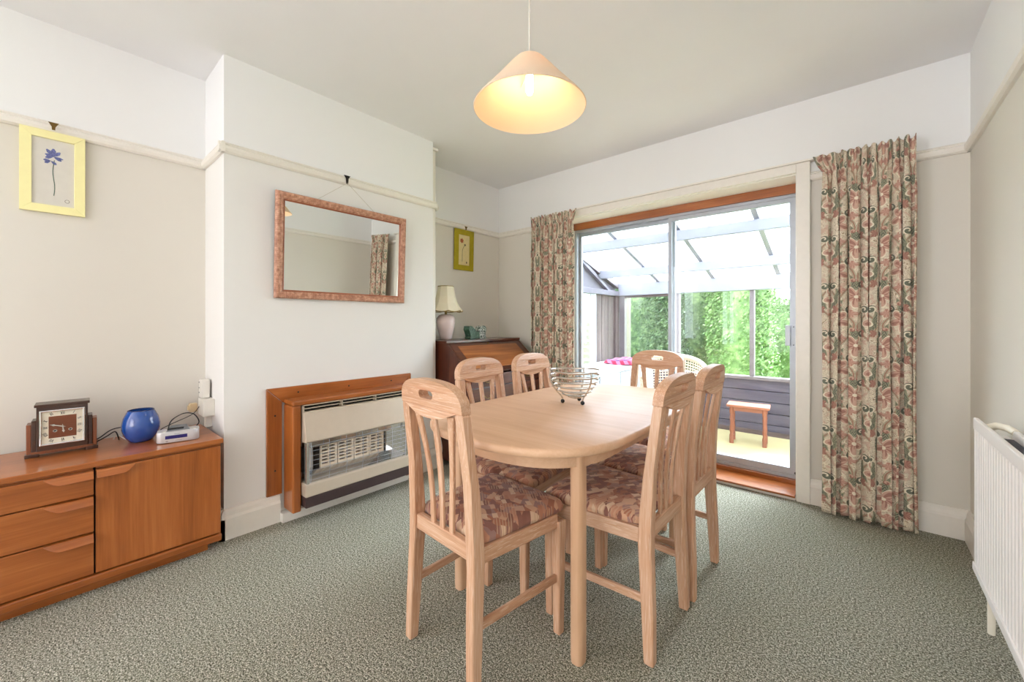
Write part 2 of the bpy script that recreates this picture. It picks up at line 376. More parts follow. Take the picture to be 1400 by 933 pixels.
# ------------------------------------------------------------------ mesh helpers
class B:
    def __init__(s): s.v, s.f = [], []
    def add(s, vs, fs):
        k = len(s.v); s.v += [tuple(x) for x in vs]; s.f += [tuple(i + k for i in f) for f in fs]; return s
    def box(s, a, b):
        x0, x1 = sorted((a[0], b[0])); y0, y1 = sorted((a[1], b[1])); z0, z1 = sorted((a[2], b[2]))
        return s.hexa([(x0, y0, z0), (x1, y0, z0), (x1, y1, z0), (x0, y1, z0), (x0, y0, z1), (x1, y0, z1), (x1, y1, z1), (x0, y1, z1)])
    def hexa(s, p): return s.add(p, [(3, 2, 1, 0), (4, 5, 6, 7), (0, 1, 5, 4), (1, 2, 6, 5), (2, 3, 7, 6), (3, 0, 4, 7)])
    def prism(s, poly, ax, a, b, holes=()):
        """2D polygon (in the two other axes, in order) extruded along axis AX from a to b"""
        def P(q, h):
            q = list(q); q.insert(ax, h); return tuple(q)
        loops = [list(poly)] + [list(h) for h in holes]
        flat = [q for l in loops for q in l]; n = len(flat)
        tris = tessellate_polygon([[Vector((q[0], q[1], 0)) for q in l] for l in loops]) if (holes or len(poly) > 4) else None
        vs = [P(q, a) for q in flat] + [P(q, b) for q in flat]; fs = []
        if tris:
            for t in tris: fs += [tuple(t), tuple(i + n for i in reversed(t))]
        else: fs += [tuple(range(n)), tuple(reversed(range(n, 2 * n)))]
        k = 0
        for l in loops:
            m = len(l)
            for i in range(m): j = (i + 1) % m; fs.append((k + i, k + j, k + j + n, k + i + n))
            k += m
        return s.add(vs, fs)
    def lathe(s, prof, c=(0, 0, 0), n=32, close=False):
        vs = [(c[0] + r * math.cos(2 * PI * i / n), c[1] + r * math.sin(2 * PI * i / n), c[2] + z) for r, z in prof for i in range(n)]
        m = len(prof); fs = []
        for j in range(m - 1 if not close else m):
            q = (j + 1) % m
            for i in range(n): fs.append((j * n + i, j * n + (i + 1) % n, q * n + (i + 1) % n, q * n + i))
        if not close:
            if prof[0][0] > 1e-6: fs.append(tuple(reversed(range(n))))
            if prof[-1][0] > 1e-6: fs.append(tuple((m - 1) * n + i for i in range(n)))
        return s.add(vs, fs)
    def rings(s, loops):
        """skin a stack of closed loops with the same count, capped"""
        n = len(loops[0]); vs = [p for l in loops for p in l]; fs = []
        for j in range(len(loops) - 1):
            for i in range(n): fs.append((j * n + i, j * n + (i + 1) % n, (j + 1) * n + (i + 1) % n, (j + 1) * n + i))
        fs += [tuple(reversed(range(n))), tuple((len(loops) - 1) * n + i for i in range(n))]
        return s.add(vs, fs)
    def tube(s, pts, r, n=8, closed=False):
        pts = [Vector(p) for p in pts]; m = len(pts); loops = []; up = None
        for i, p in enumerate(pts):
            a = pts[(i - 1) % m] if (closed or i) else p; b = pts[(i + 1) % m] if (closed or i < m - 1) else p
            d = (b - a).normalized()
            if up is None:
                up = d.orthogonal().normalized()
            up = (up - d * up.dot(d)).normalized(); sd = d.cross(up)
            rr = r[i] if isinstance(r, (list, tuple)) else r
            loops.append([tuple(p + (up * math.cos(2 * PI * k / n) + sd * math.sin(2 * PI * k / n)) * rr) for k in range(n)])
        if not closed: return s.rings(loops)
        vs = [p for l in loops for p in l]
        fs = [(j * n + i, j * n + (i + 1) % n, ((j + 1) % m) * n + (i + 1) % n, ((j + 1) % m) * n + i) for j in range(m) for i in range(n)]
        return s.add(vs, fs)
    def sphere(s, c, r, n=12, sz=1.0):
        m = n // 2
        return s.lathe([(max(1e-4, r * math.sin(PI * j / m)), -r * sz * math.cos(PI * j / m)) for j in range(m + 1)], c, n)
    def grid(s, P, nu, nv):
        vs = [P(i / nu, j / nv) for j in range(nv + 1) for i in range(nu + 1)]
        return s.add(vs, [(j * (nu + 1) + i, j * (nu + 1) + i + 1, (j + 1) * (nu + 1) + i + 1, (j + 1) * (nu + 1) + i) for j in range(nv) for i in range(nu)])
    def warp(s, f): s.v = [tuple(f(*p)) for p in s.v]; return s
    def build(s, name, mat, parent=None, smooth=False, bevel=0.0, seg=2, angle=40, fix=True):
        me = bpy.data.meshes.new(name); me.from_pydata(s.v, [], s.f); me.update()
        if fix:
            bm = bmesh.new(); bm.from_mesh(me); bmesh.ops.recalc_face_normals(bm, faces=bm.faces); bm.to_mesh(me); bm.free()
        me.materials.append(M[mat])
        if smooth:
            me.polygons.foreach_set('use_smooth', [True] * len(me.polygons))
            try: me.set_sharp_from_angle(angle=R(50))
            except Exception: pass
        o = bpy.data.objects.new(name, me); C.objects.link(o)
        if parent: o.parent = parent
        if bevel:
            b = o.modifiers.new('edge', 'BEVEL'); b.width = bevel; b.segments = seg; b.limit_method = 'ANGLE'; b.angle_limit = R(angle)
        return o


def thing(name, label, cat, loc=(0, 0, 0), rz=0, group=None):
    o = bpy.data.objects.new(name, None); C.objects.link(o); o.location = loc; o.rotation_euler = (0, 0, rz); o.empty_display_size = 0.05
    return tag(o, label, cat, group)


def tag(o, label, cat, group=None):
    o['label'] = label; o['category'] = cat
    if group: o['group'] = group
    return o


def struct(o, label=None):
    o['kind'] = 'structure'
    if label: o['label'] = label
    return o


def sempty(name, label=None):
    o = bpy.data.objects.new(name, None); C.objects.link(o); return struct(o, label)


def rrect(x0, x1, y0, y1, r, n=5):
    q = []
    for cx, cy, a in ((x1 - r, y1 - r, 0), (x0 + r, y1 - r, 90), (x0 + r, y0 + r, 180), (x1 - r, y0 + r, 270)):
        for i in range(n + 1):
            t = R(a + 90 * i / n); q.append((cx + r * math.cos(t), cy + r * math.sin(t)))
    return q


# ------------------------------------------------------------------ room shell
struct(B().box((-0.1, REAR - 0.1, -0.06), (W + 0.1, D, 0)).build('floor', 'carpet'), 'speckled grey-green fitted carpet')
struct(B().box((-0.3, REAR - 0.3, H), (W + 0.3, D + 0.28, H + 0.12)).build('ceiling', 'ceiling'), 'plain off-white ceiling')
LY0, LY1, LZ0, LZ1 = -2.40, -0.60, 0.45, 2.25
struct(B().box((-0.2, REAR - 0.2, 0), (0, LY0, H)).box((-0.2, LY1, 0), (0, D, H)).box((-0.2, LY0, 0), (0, LY1, LZ0)).box((-0.2, LY0, LZ1), (0, LY1, H)).build('wall_left', 'wall_paint'), 'cream alcove wall with white frieze')
wl_ = sempty('window_added', 'added white window around the fill lamp in the left wall behind the viewer')
for y in (LY0, -1.5, LY1): B().box((-0.09, y - 0.025, LZ0), (-0.03, y + 0.025, LZ1)).build('mullion', 'gloss_white', wl_)
B().box((-0.18, LY0, LZ0), (-0.16, LY1, LZ1)).build('sky_block', 'gloss_white', wl_)  # unseen panel added behind the lamp to keep the sky out
for z in (LZ0, LZ1): B().box((-0.09, LY0, z - 0.025), (-0.03, LY1, z + 0.025)).build('window_rail', 'gloss_white', wl_)
struct(B().box((0, Y1, 0), (CB, Y2, H)).build('wall_chimney', 'chimney_pale'), 'pale chimney breast standing out from the left wall')
struct(B().box((W, REAR - 0.2, 0), (W + 0.2, D + 0.28, H)).build('wall_right', 'wall_paint'), 'cream right wall with white frieze')
OX0, OX1, OZ = 0.775, 2.485, 2.01          # patio door opening
wb = B().box((-0.2, D, 0), (OX0, D + 0.28, H)).box((OX1, D, 0), (W, D + 0.28, H)).box((OX0, D, OZ), (OX1, D + 0.28, H)).box((OX0, D, -0.15), (OX1, D + 0.28, -0.002))
struct(wb.build('wall_back', 'wall_paint'), 'cream wall around the patio door')
RX0, RX1, RZ0, RZ1 = 1.30, 3.10, 0.45, 2.25
wf = B().box((0, REAR - 0.2, 0), (RX0, REAR, H)).box((RX1, REAR - 0.2, 0), (W, REAR, H)).box((RX0, REAR - 0.2, 0), (RX1, REAR, RZ0)).box((RX0, REAR - 0.2, RZ1), (RX1, REAR, H))
struct(wf.build('wall_front', 'wall_paint'))
wn = sempty('window_2', 'white window in the wall behind the viewer')
for x in (RX0, 1.90, 2.50, RX1): B().box((x - 0.03, REAR - 0.10, RZ0), (x + 0.03, REAR - 0.04, RZ1)).build('mullion', 'gloss_white', wn)
B().box((RX0, REAR - 0.17, RZ0), (RX1, REAR - 0.15, RZ1)).build('sky_block', 'gloss_white', wn)  # closes the rear opening so no sky adds to the lamp
for z in (RZ0, RZ1): B().box((RX0, REAR - 0.10, z - 0.03), (RX1, REAR - 0.04, z + 0.03)).build('window_rail', 'gloss_white', wn)
# pipe boxing beside the chimney breast
struct(B().box((0, Y2, 0), (CB - 0.025, Y2 + 0.045, 2.40)).box((0, Y2, 2.40), (CB - 0.01, Y2 + 0.06, 2.42)).build('trim_9', 'gloss_white', bevel=0.004), 'white boxing beside the chimney breast')


def run(name, p0, p1, nrm, prof, mat, label=None):
    """a moulding: profile (out, z) swept from p0 to p1 along a wall whose inward normal is NRM"""
    a = [(p0[0] + nrm[0] * o, p0[1] + nrm[1] * o, z) for o, z in prof]
    b = [(p1[0] + nrm[0] * o, p1[1] + nrm[1] * o, z) for o, z in prof]
    return struct(B().rings([a, b]).build(name, mat), label)


rail = [(0, ZR), (0.012, ZR), (0.022, ZR + 0.008), (0.026, ZR + 0.020), (0.024, ZR + 0.032), (0.014, ZR + 0.040), (0.018, ZR + 0.046), (0.014, ZR + 0.052), (0, ZR + 0.052)]
skirt = [(0, 0), (0.022, 0), (0.022, 0.105), (0.016, 0.118), (0.014, 0.135), (0.007, 0.150), (0, 0.152)]
e = 0.026
run('trim_13', (0, REAR), (0, LY0), (1, 0), rail, 'gloss_white')
run('trim_1', (0, LY1), (0, Y1), (1, 0), rail, 'gloss_white', 'picture rail of the alcove wall')
run('trim_2', (0, Y1), (CB + e, Y1), (0, -1), rail, 'gloss_white')
run('trim_3', (CB, Y1 - e), (CB, Y2 + e), (1, 0), rail, 'gloss_white', 'picture rail across the chimney breast')
run('trim_4', (0, Y2 + 0.045), (CB - 0.02, Y2 + 0.045), (0, 1), rail, 'gloss_white')
run('trim_5', (0, Y2), (0, D), (1, 0), rail, 'gloss_white')
run('trim_6', (0, D), (0.72, D), (0, -1), rail, 'gloss_white')
run('trim_7', (2.56, D), (W, D), (0, -1), rail, 'gloss_white')
run('trim_8', (W, REAR), (W, D), (-1, 0), rail, 'gloss_white', 'picture rail of the right wall')
run('baseboard_left', (0, REAR), (0, Y1), (1, 0), skirt, 'gloss_white')
run('baseboard_chimney', (CB, Y1 - 0.022), (CB, 1.706), (1, 0), skirt, 'gloss_white', 'white baseboard left of the gas fire')
run('baseboard_chimney_side', (0, Y1), (CB + 0.022, Y1), (0, -1), skirt, 'gloss_white')
run('baseboard_chimney_far', (CB, 2.50), (CB, Y2 + 0.022), (1, 0), skirt, 'gloss_white', 'white baseboard right of the gas fire')
run('baseboard_chimney_return', (0, Y2 + 0.045), (CB, Y2 + 0.045), (0, 1), skirt, 'gloss_white')
run('baseboard_alcove', (0, Y2), (0, D), (1, 0), skirt, 'gloss_white')
run('baseboard_back_left', (0, D), (0.70, D), (0, -1), skirt, 'gloss_white')
run('baseboard_back', (2.56, D), (W, D), (0, -1), skirt, 'gloss_white', 'white baseboard behind the right curtain')
run('baseboard_right', (W, REAR), (W, D), (-1, 0), skirt, 'gloss_white')
# architrave and reveal of the patio door
ar = sempty('trim_10', 'white architrave of the patio door')
B().box((OX1 + 0.005, D - 0.03, 0), (2.56, D, 2.065)).build('architrave', 'gloss_white', ar, bevel=0.003)
B().box((0.70, D - 0.03, 0), (OX0 - 0.005, D, 2.065)).build('architrave', 'gloss_white', ar, bevel=0.003)
B().box((OX0 - 0.005, D - 0.03, OZ), (OX1 + 0.005, D, 2.065)).build('architrave', 'gloss_white', ar, bevel=0.003)
B().box((0.64, D - 0.045, 2.065), (2.60, D, 2.075)).build('drip_ledge', 'gloss_white', ar)
B().box((OX0, D + 0.001, OZ - 0.006), (OX1, D + 0.18, OZ)).build('soffit_lining', 'gloss_white', ar)
sl = sempty('trim_11', 'varnished wooden door sill with white riser')
B().box((OX0, D - 0.02, 0.0), (OX1, D + 0.02, 0.018)).build('riser', 'gloss_white', sl)
B().box((OX0, D - 0.035, 0.018), (OX1, D + 0.20, 0.032)).build('sill_board', 'teak_x', sl, bevel=0.003)
B().box((OX0, D + 0.172, 0.032), (OX1, D + 0.25, 0.062)).build('sill_upstand', 'teak_x', sl, bevel=0.002)
B().box((OX0, D + 0.18, 1.945), (OX1, D + 0.25, OZ)).build('head_board', 'teak_x', sl, bevel=0.002)
# ------------------------------------------------------------------ patio door
DY = D + 0.20
pd = sempty('door_1', 'aluminium sliding patio door with two tall glass panels')


def rect_frame(name, x0, x1, z0, z1, y0, y1, wl, wr, wb_, wt, mat, parent):
    p = [(x0, z0), (x1, z0), (x1, z1), (x0, z1)]; h = [(x0 + wl, z0 + wb_), (x1 - wr, z0 + wb_), (x1 - wr, z1 - wt), (x0 + wl, z1 - wt)]
    return B().prism(p, 1, y0, y1, [h]).build(name, mat, parent, bevel=0.002, seg=1)


rect_frame('outer_frame', OX0, OX1, 0.062, 1.945, DY, DY + 0.08, 0.022, 0.012, 0.022, 0.022, 'alu', pd)
lp = rect_frame('fixed_panel', OX0 + 0.023, 1.675, 0.084, 1.923, DY + 0.042, DY + 0.072, 0.022, 0.030, 0.04, 0.03, 'alu', pd)
B().box((OX0 + 0.045, DY + 0.055, 0.12), (1.647, DY + 0.059, 1.895)).build('pane', 'pane', lp)
sp = rect_frame('sliding_panel', 1.632, OX1 - 0.013, 0.084, 1.923, DY + 0.006, DY + 0.036, 0.026, 0.040, 0.045, 0.03, 'alu', pd)
B().box((1.656, DY + 0.018, 0.125), (OX1 - 0.05, DY + 0.022, 1.895)).build('pane', 'pane', sp)
hd = B().box((OX1 - 0.046, DY - 0.004, 0.93), (OX1 - 0.018, DY + 0.006, 1.08)).build('handle_plate', 'alu', sp, bevel=0.002)
B().box((OX1 - 0.075, DY - 0.022, 0.94), (OX1 - 0.046, DY - 0.004, 1.075)).build('pull', 'alu', hd, bevel=0.003)
for z in (0.945, 1.065): B().sphere((OX1 - 0.03, DY - 0.004, z), 0.004, 8).build('screw', 'black', hd)
B().sphere((OX1 - 0.02, DY + 0.002, 0.10), 0.008, 10).build('roller', 'black', sp)

# ------------------------------------------------------------------ conservatory
CF, CY, CX = -0.15, 6.04, 0.25        # floor level, far wall, left wall
CR = 3.45
struct(B().box((CX - 0.1, D + 0.28, CF - 0.05), (CR + 0.1, CY + 0.1, CF)).build('floor_conservatory', 'vinyl'), 'pale yellow conservatory floor')
fw = sempty('wall_conservatory_far', 'dark boarded dwarf wall below the conservatory windows')
nb = 5
for i in range(nb):
    z0 = CF + i * 0.61 / nb
    B().box((CX, CY, z0 + 0.003), (CR, CY + 0.06 + 0.002 * (i % 2), z0 + 0.61 / nb - 0.003)).build('board', 'slate', fw, bevel=0.003)
B().box((CX, CY + 0.055, CF), (CR, CY + 0.09, 0.46)).build('backing', 'black_gap', fw)
B().box((CX, CY - 0.015, CF), (CR, CY, CF + 0.05)).build('floor_strip', 'brown_x', fw)
w3 = sempty('window_3', 'row of conservatory windows looking at the hedges')
B().box((CX, CY - 0.03, 0.455), (CR, CY + 0.08, 0.49)).build('window_sill', 'mullion', w3, bevel=0.003)
MU = [(0.27, 0.35), (1.015, 1.075), (1.845, 1.89), (2.66, 2.71), (3.40, 3.45)]
for a, b in MU: B().box((a, CY, 0.49), (b, CY + 0.07, 1.46)).build('mullion', 'mullion', w3, bevel=0.003)
B().box((0.35, CY + 0.005, 1.43), (1.015, CY + 0.065, 1.46)).build('window_head', 'brown_x', w3)
for i in range(4): B().box((MU[i][1], CY + 0.03, 0.49), (MU[i + 1][0], CY + 0.034, 1.455)).build('pane', 'mist_pane', w3)
lw = sempty('wall_conservatory_left', 'weathered brown boarded conservatory end wall')
y = 5.42; i = 0
while y < 5.93:
    B().box((CX - 0.03, y, 0.50), (CX - 0.004 * (i % 2), y + 0.082, 1.455)).build('board', 'brown_z', lw, bevel=0.002); y += 0.085; i += 1
B().box((CX - 0.09, 5.94, CF), (CX + 0.02, 6.04, 1.47)).build('corner_post', 'brown_z', lw, bevel=0.003)
B().box((CX - 0.09, D + 0.28, 1.455), (CX + 0.03, 6.06, 1.52)).build('wall_plate', 'grey_timber', lw, bevel=0.003)
B().box((CX - 0.09, D + 0.28, CF), (CX - 0.02, 5.94, 0.50)).build('lower_boarding', 'brown_y', lw)
B().box((CX - 0.06, 5.38, 0.50), (CX + 0.01, 5.42, 1.455)).build('window_stile', 'white_timber', lw)
B().box((CX - 0.06, 4.40, 0.48), (CX + 0.03, 5.92, 0.515)).build('shelf', 'white_timber', lw)
B().box((CX - 0.05, D + 0.28, 0.5), (CX - 0.046, 5.38, 1.455)).build('pane', 'mist_pane', lw)
SL = 0.30; ze = 1.66
zroof = lambda yy: ze + SL * (CY - yy)
yb = D + 0.28
B().prism([(yb, 1.52), (CY, 1.52), (CY, ze - 0.02), (yb, zroof(yb) - 0.02)], 0, CX - 0.08, CX - 0.04).build('gable_boarding', 'grey_timber', lw)
B().prism([(yb, zroof(yb) - 0.10), (CY, ze - 0.10), (CY, ze - 0.02), (yb, zroof(yb) - 0.02)], 0, CX - 0.04, CX + 0.02).build('gable_rafter', 'mullion', lw)
B().prism([(5.0, 1.86), (5.75, 1.52), (5.82, 1.52), (5.05, 1.89)], 0, CX - 0.04, CX + 0.01).build('gable_strut', 'grey_timber', lw)
rw = sempty('wall_conservatory_right', 'boarded and glazed conservatory end wall')
B().box((CR, D + 0.28, CF), (CR + 0.06, CY, 0.49)).build('lower_boarding', 'slate', rw)
B().box((CR + 0.02, D + 0.28, 0.49), (CR + 0.024, CY, 1.6)).build('pane', 'mist_pane', rw)
cl = sempty('ceiling_conservatory', 'white lean-to conservatory roof of translucent sheets on rafters')
RXS = [0.17, 0.82, 1.47, 2.12, 2.77, 3.42]
for x in RXS:
    B().prism([(yb, zroof(yb) - 0.05), (CY + 0.1, zroof(CY + 0.1) - 0.05), (CY + 0.1, zroof(CY + 0.1)), (yb, zroof(yb))], 0, x - 0.022, x + 0.022).build('rafter', 'roof_timber', cl)
for i in range(5):
    x0, x1 = RXS[i] + 0.005, RXS[i + 1] - 0.005
    B().hexa([(x0, yb, zroof(yb) + 0.002), (x1, yb, zroof(yb) + 0.002), (x1, CY + 0.2, zroof(CY + 0.2) + 0.002), (x0, CY + 0.2, zroof(CY + 0.2) + 0.002),
              (x0, yb, zroof(yb) + 0.008), (x1, yb, zroof(yb) + 0.008), (x1, CY + 0.2, zroof(CY + 0.2) + 0.008), (x0, CY + 0.2, zroof(CY + 0.2) + 0.008)]).build('roof_sheet', 'roof_sheet', cl)
for yy, hh in ((4.30, 0.10), (4.79, 0.11), (5.51, 0.11)):
    B().box((CX - 0.03, yy, zroof(yy) - 0.052 - hh), (CR, yy + 0.05, zroof(yy) - 0.066)).build('purlin', 'roof_timber', cl, bevel=0.003)
B().box((CX + 0.02, CY - 0.02, 1.46), (CR, CY + 0.08, 1.625)).build('eaves_beam', 'roof_timber', cl, bevel=0.003)

# ------------------------------------------------------------------ garden
struct(B().box((-14, D + 0.2, -0.45), (16, 24, -0.30)).build('ground', 'lawn'), 'lawn beyond the conservatory')
struct(B().box((-6, D + 0.27, -0.3), (-0.2, D + 0.32, 4.0)).box((W + 0.2, D + 0.27, -0.3), (9, D + 0.32, 4.0)).box((-0.2, D + 0.281, 2.28), (W + 0.2, D + 0.32, 4.0)).build('wall_outer', 'brick_render'))


def hedge(name, label, c, sx, sy, h, mat, n, seed, lean=0.0):
    rnd = random.Random(seed); t = thing(name, label, 'hedge', (c[0], c[1], -0.30), group='hedges in the garden')
    core = B(); nu, nv = 24, 10
    def P(u, v):
        a = u * 2 * PI; k = (0.80 + 0.05 * math.sin(5 * a + v * 7)) * (1 - 0.25 * v ** 3)
        return (sx * k * math.copysign(abs(math.cos(a)) ** 0.5, math.cos(a)), sy * k * math.copysign(abs(math.sin(a)) ** 0.5, math.sin(a)), h * 0.93 * v)
    core.grid(P, nu, nv); core.build('branches', mat, t, smooth=True)
    f = B()
    for _ in range(n):
        v = rnd.random() ** 0.85; a = rnd.uniform(PI * 0.95, PI * 2.05) if rnd.random() < 0.85 else rnd.uniform(0, PI)
        k = (0.88 + rnd.gauss(0, 0.07) + 0.06 * math.sin(6 * a + v * 9)) * (1 - 0.25 * v ** 3)
        x = sx * k * math.copysign(abs(math.cos(a)) ** 0.5, math.cos(a)); y = sy * k * math.copysign(abs(math.sin(a)) ** 0.5, math.sin(a)); z = h * v
        if rnd.random() < 0.12: x, y, z = rnd.uniform(-.85, .85) * sx, rnd.uniform(-.85, .85) * sy, h * rnd.uniform(0.9, 1.02)
        s = rnd.uniform(0.022, 0.045)
        d = Vector((rnd.gauss(0, 1), rnd.gauss(-0.4, 1), rnd.gauss(0.2, 1))).normalized(); q = d.orthogonal().normalized(); w = d.cross(q)
        p = Vector((x, y, z)); f.add([p - q * s, p + w * s * 0.5, p + q * s, p - w * s * 0.5], [(0, 1, 2, 3)])
    o = f.build('foliage', mat, t, fix=False); o['kind'] = 'stuff'


hedge('hedge', 'dark green leafy hedge seen through the left conservatory windows', (-0.85, 9.6), 0.95, 0.7, 3.2, 'leaf_dark', 16000, 1)
hedge('hedge', 'olive green hedge seen through the middle conservatory window', (-0.20, 11.5), 0.92, 0.7, 3.4, 'leaf_olive', 11000, 2)
hedge('hedge', 'bright green hedge seen through the middle and right conservatory windows', (1.06, 9.75), 0.58, 0.7, 2.9, 'leaf_bright', 11000, 3)
hedge('hedge', 'low pale green hedge furthest right beside the open sky', (1.85, 11.6), 0.90, 0.7, 1.9, 'leaf_bright', 9000, 4)
fn = thing('garden_fence', 'pale slatted fence panel and post at the left of the garden', 'fence', (-0.42, 7.85, -0.30))
B().box((-0.03, -0.03, 0), (0.03, 0.03, 1.95)).build('post', 'fence', fn, bevel=0.003)
sb = B().box((-1.2, -0.012, -0.045), (0, 0.012, 0.045)).build('slat', 'fence', fn, bevel=0.003); sb.location = (-0.03, 0, 0.10)
for i in range(1, 11):
    o = sb.copy(); C.objects.link(o); o.parent = fn; o.location = (-0.03, 0, 0.10 + i * 0.125)

# ------------------------------------------------------------------ conservatory furniture
cb = thing('white_cupboard', 'white double cupboard along the conservatory end wall', 'cupboard', (0, 0, 0))
B().box((CX + 0.06, 4.40, CF), (0.84, 5.78, 0.575)).build('body', 'white_timber', cb, bevel=0.003)
B().box((CX + 0.06, 4.38, 0.575), (0.86, 5.80, 0.60)).build('cupboard_top', 'white_timber', cb, bevel=0.003)
for i in range(3):
    d = B().box((0.84, 4.43 + i * 0.45, CF + 0.08), (0.855, 4.86 + i * 0.45, 0.56)).build('door', 'white_timber', cb, bevel=0.004)
    B().sphere((0.868, 4.80 + i * 0.45 if i != 2 else 5.38, 0.36), 0.014, 12).build('knob', 'alu', d, smooth=True)
ck = B(); ck.grid(lambda u, v: (0.46 + 0.38 * u, 5.20 + 0.50 * v, 0.606 + 0.05 * min(1, 8 * u, 8 * (1 - u)) ** .5 * min(1, 9 * v, 9 * (1 - v)) ** .5 + 0.006 * math.sin(9 * u + 13 * v)), 16, 18)
tag(ck.build('checked_cushion', 'check', smooth=True), 'pink and purple checked cushion pad on the white cupboard', 'cushion')
st = thing('wooden_stool', 'small pinkish wooden stool on the conservatory floor', 'stool', (1.915, 5.60, CF), R(6))
B().box((-0.19, -0.115, 0.375), (0.19, 0.115, 0.40)).build('seat', 'stool_x', st, bevel=0.004)
for sx in (-1, 1):
    for sy in (-1, 1):
        x, y = sx * 0.145, sy * 0.08
        lg = B(); prof = [(0.020, 0), (0.020, 0.08), (0.013, 0.10), (0.019, 0.13), (0.014, 0.20), (0.018, 0.27), (0.013, 0.29), (0.020, 0.31), (0.020, 0.375)]
        lg.lathe(prof, (x, y, 0), 12); lg.build('leg', 'stool_z', st, smooth=True)
for sx in (-1, 1): B().box((sx * 0.145 - 0.01, -0.08, 0.055), (sx * 0.145 + 0.01, 0.08, 0.08)).build('stretcher', 'stool_y', st)
for sy in (-1, 1): B().box((-0.145, sy * 0.08 - 0.008, 0.335), (0.145, sy * 0.08 + 0.008, 0.372)).build('apron', 'stool_x', st)
# wicker tub chair: woven shell of real strands
wk = thing('wicker_chair', 'cream wicker tub chair standing in the conservatory', 'chair', (1.30, 5.12, CF), R(200))
def shell(a, v):
    k = 0.28 + 0.045 * v; return Vector((k * math.sin(a), -k * math.cos(a), 0.38 + (0.50 - 0.22 * (abs(a) / R(125)) ** 2) * v))
amax = R(120); NB, NR = 44, 17
web = B()
for i in range(NB + 1):
    a = -amax + 2 * amax * i / NB
    web.tube([shell(a, j / 10) for j in range(11)], 0.0045, 5)
for j in range(NR + 1):
    web.tube([shell(-amax + 2 * amax * i / 66, j / NR) + (Vector((math.sin(-amax + 2 * amax * i / 66), -math.cos(-amax + 2 * amax * i / 66), 0)) * (0.005 if (i + j) % 2 else -0.005)) for i in range(67)], 0.006, 5)
o = web.build('woven_back', 'wicker', wk, smooth=True, fix=False); o['kind'] = 'stuff'
B().tube([shell(-amax + 2 * amax * i / 40, 1.0) for i in range(41)], 0.022, 10).build('rim', 'wicker', wk, smooth=True)
B().lathe([(0.02, 0.36), (0.27, 0.36), (0.285, 0.375), (0.27, 0.40), (0.02, 0.41)], (0, 0, 0), 32).build('seat', 'lilac', wk, smooth=True)
B().tube([(0.28 * math.cos(i * PI / 16), 0.28 * math.sin(i * PI / 16), 0.35) for i in range(32)], 0.018, 8, True).build('seat_ring', 'wicker', wk, smooth=True)
for a in (45, 135, 225, 315): B().tube([(0.25 * math.cos(R(a)), 0.25 * math.sin(R(a)), 0.35), (0.27 * math.cos(R(a)), 0.27 * math.sin(R(a)), 0)], 0.017, 10).build('leg', 'wicker', wk, smooth=True)

# ------------------------------------------------------------------ curtains
def curtain(name, label, x0, x1, yc, zt, zb, nf, seed, side):
    rnd = random.Random(seed); nu, nv = nf * 16, 64
    amp = [rnd.uniform(0.6, 1.15) for _ in range(nf + 2)]; ph = [rnd.uniform(-0.5, 0.5) for _ in range(nf + 2)]
    def fold(u):
        k = u * nf; i = int(min(k, nf - 1e-6)); fr = k - i; s = fr * fr * (3 - 2 * fr)
        a = amp[i] * (1 - s) + amp[i + 1] * s
        w = math.sin(2 * PI * (k + 0.18 * math.sin(2 * PI * k / 3.1 + seed)))
        return a * math.copysign(abs(w) ** 0.75, w)
    def P(u, v):                       # v = 0 at the hem, 1 at the heading
        head = max(0.0, (v - 0.955) / 0.045); near = max(0.0, min(1.0, (v - 0.86) / 0.095))
        A = 0.033 * (1 - 0.6 * near) * (0.85 + 0.15 * math.sin(3 * v + seed))
        fine = 0.006 * near * math.sin(2 * PI * u * nf * 2.7 + 2 * math.sin(u * 17))
        xx = x0 + (x1 - x0) * u + 0.010 * math.sin(2 * PI * (u * nf * 0.5 + v * 0.6)) * (1 - v)
        xx += (0.011 * math.sin(2 * PI * u * nf * 2 + 0.6 + seed)) * (1 - 0.8 * near)
        # body hangs slightly inside the heading
        xx += side * 0.045 * max(0, (1 - 1.6 * abs(u - (0 if side < 0 else 1)) * 3)) * head ** 0.7
        zz = zb + (zt - zb) * v + (0.008 * math.sin(2 * PI * u * nf * 1.3 + seed) + 0.004 * math.sin(u * 71)) * head + 0.006 * math.sin(u * 19 + seed) * (1 - v) ** 4
        return (xx, yc - (A * fold(u) + fine) - 0.012 * head, zz)
    b = B().grid(P, nu, nv); o = b.build(name, 'curtain', smooth=True, fix=False)
    # UV in metres of cloth
    s = [0.0]
    for i in range(nu):
        p, q = Vector(P(i / nu, 0.4)), Vector(P((i + 1) / nu, 0.4)); s.append(s[-1] + (q - p).length)
    uv = o.data.uv_layers.new(name='cloth')
    for l in o.data.loops:
        vi = l.vertex_index; i, j = vi % (nu + 1), vi // (nu + 1); uv.data[l.index].uv = (s[i] * 0.85, zb + (zt - zb) * j / nv)
    m = o.modifiers.new('cloth', 'SOLIDIFY'); m.thickness = 0.0025; m.offset = 0
    return tag(o, label, 'curtain', 'floral curtains at the patio door')


curtain('curtain', 'floral cream curtain right of the patio door, wide and full length', 2.625, 3.005, 3.785, 2.055, 0.012, 9, 3, -1)
curtain('curtain', 'floral cream curtain left of the patio door behind the table', 0.505, 0.935, 3.785, 2.045, 0.012, 11, 7, 1)

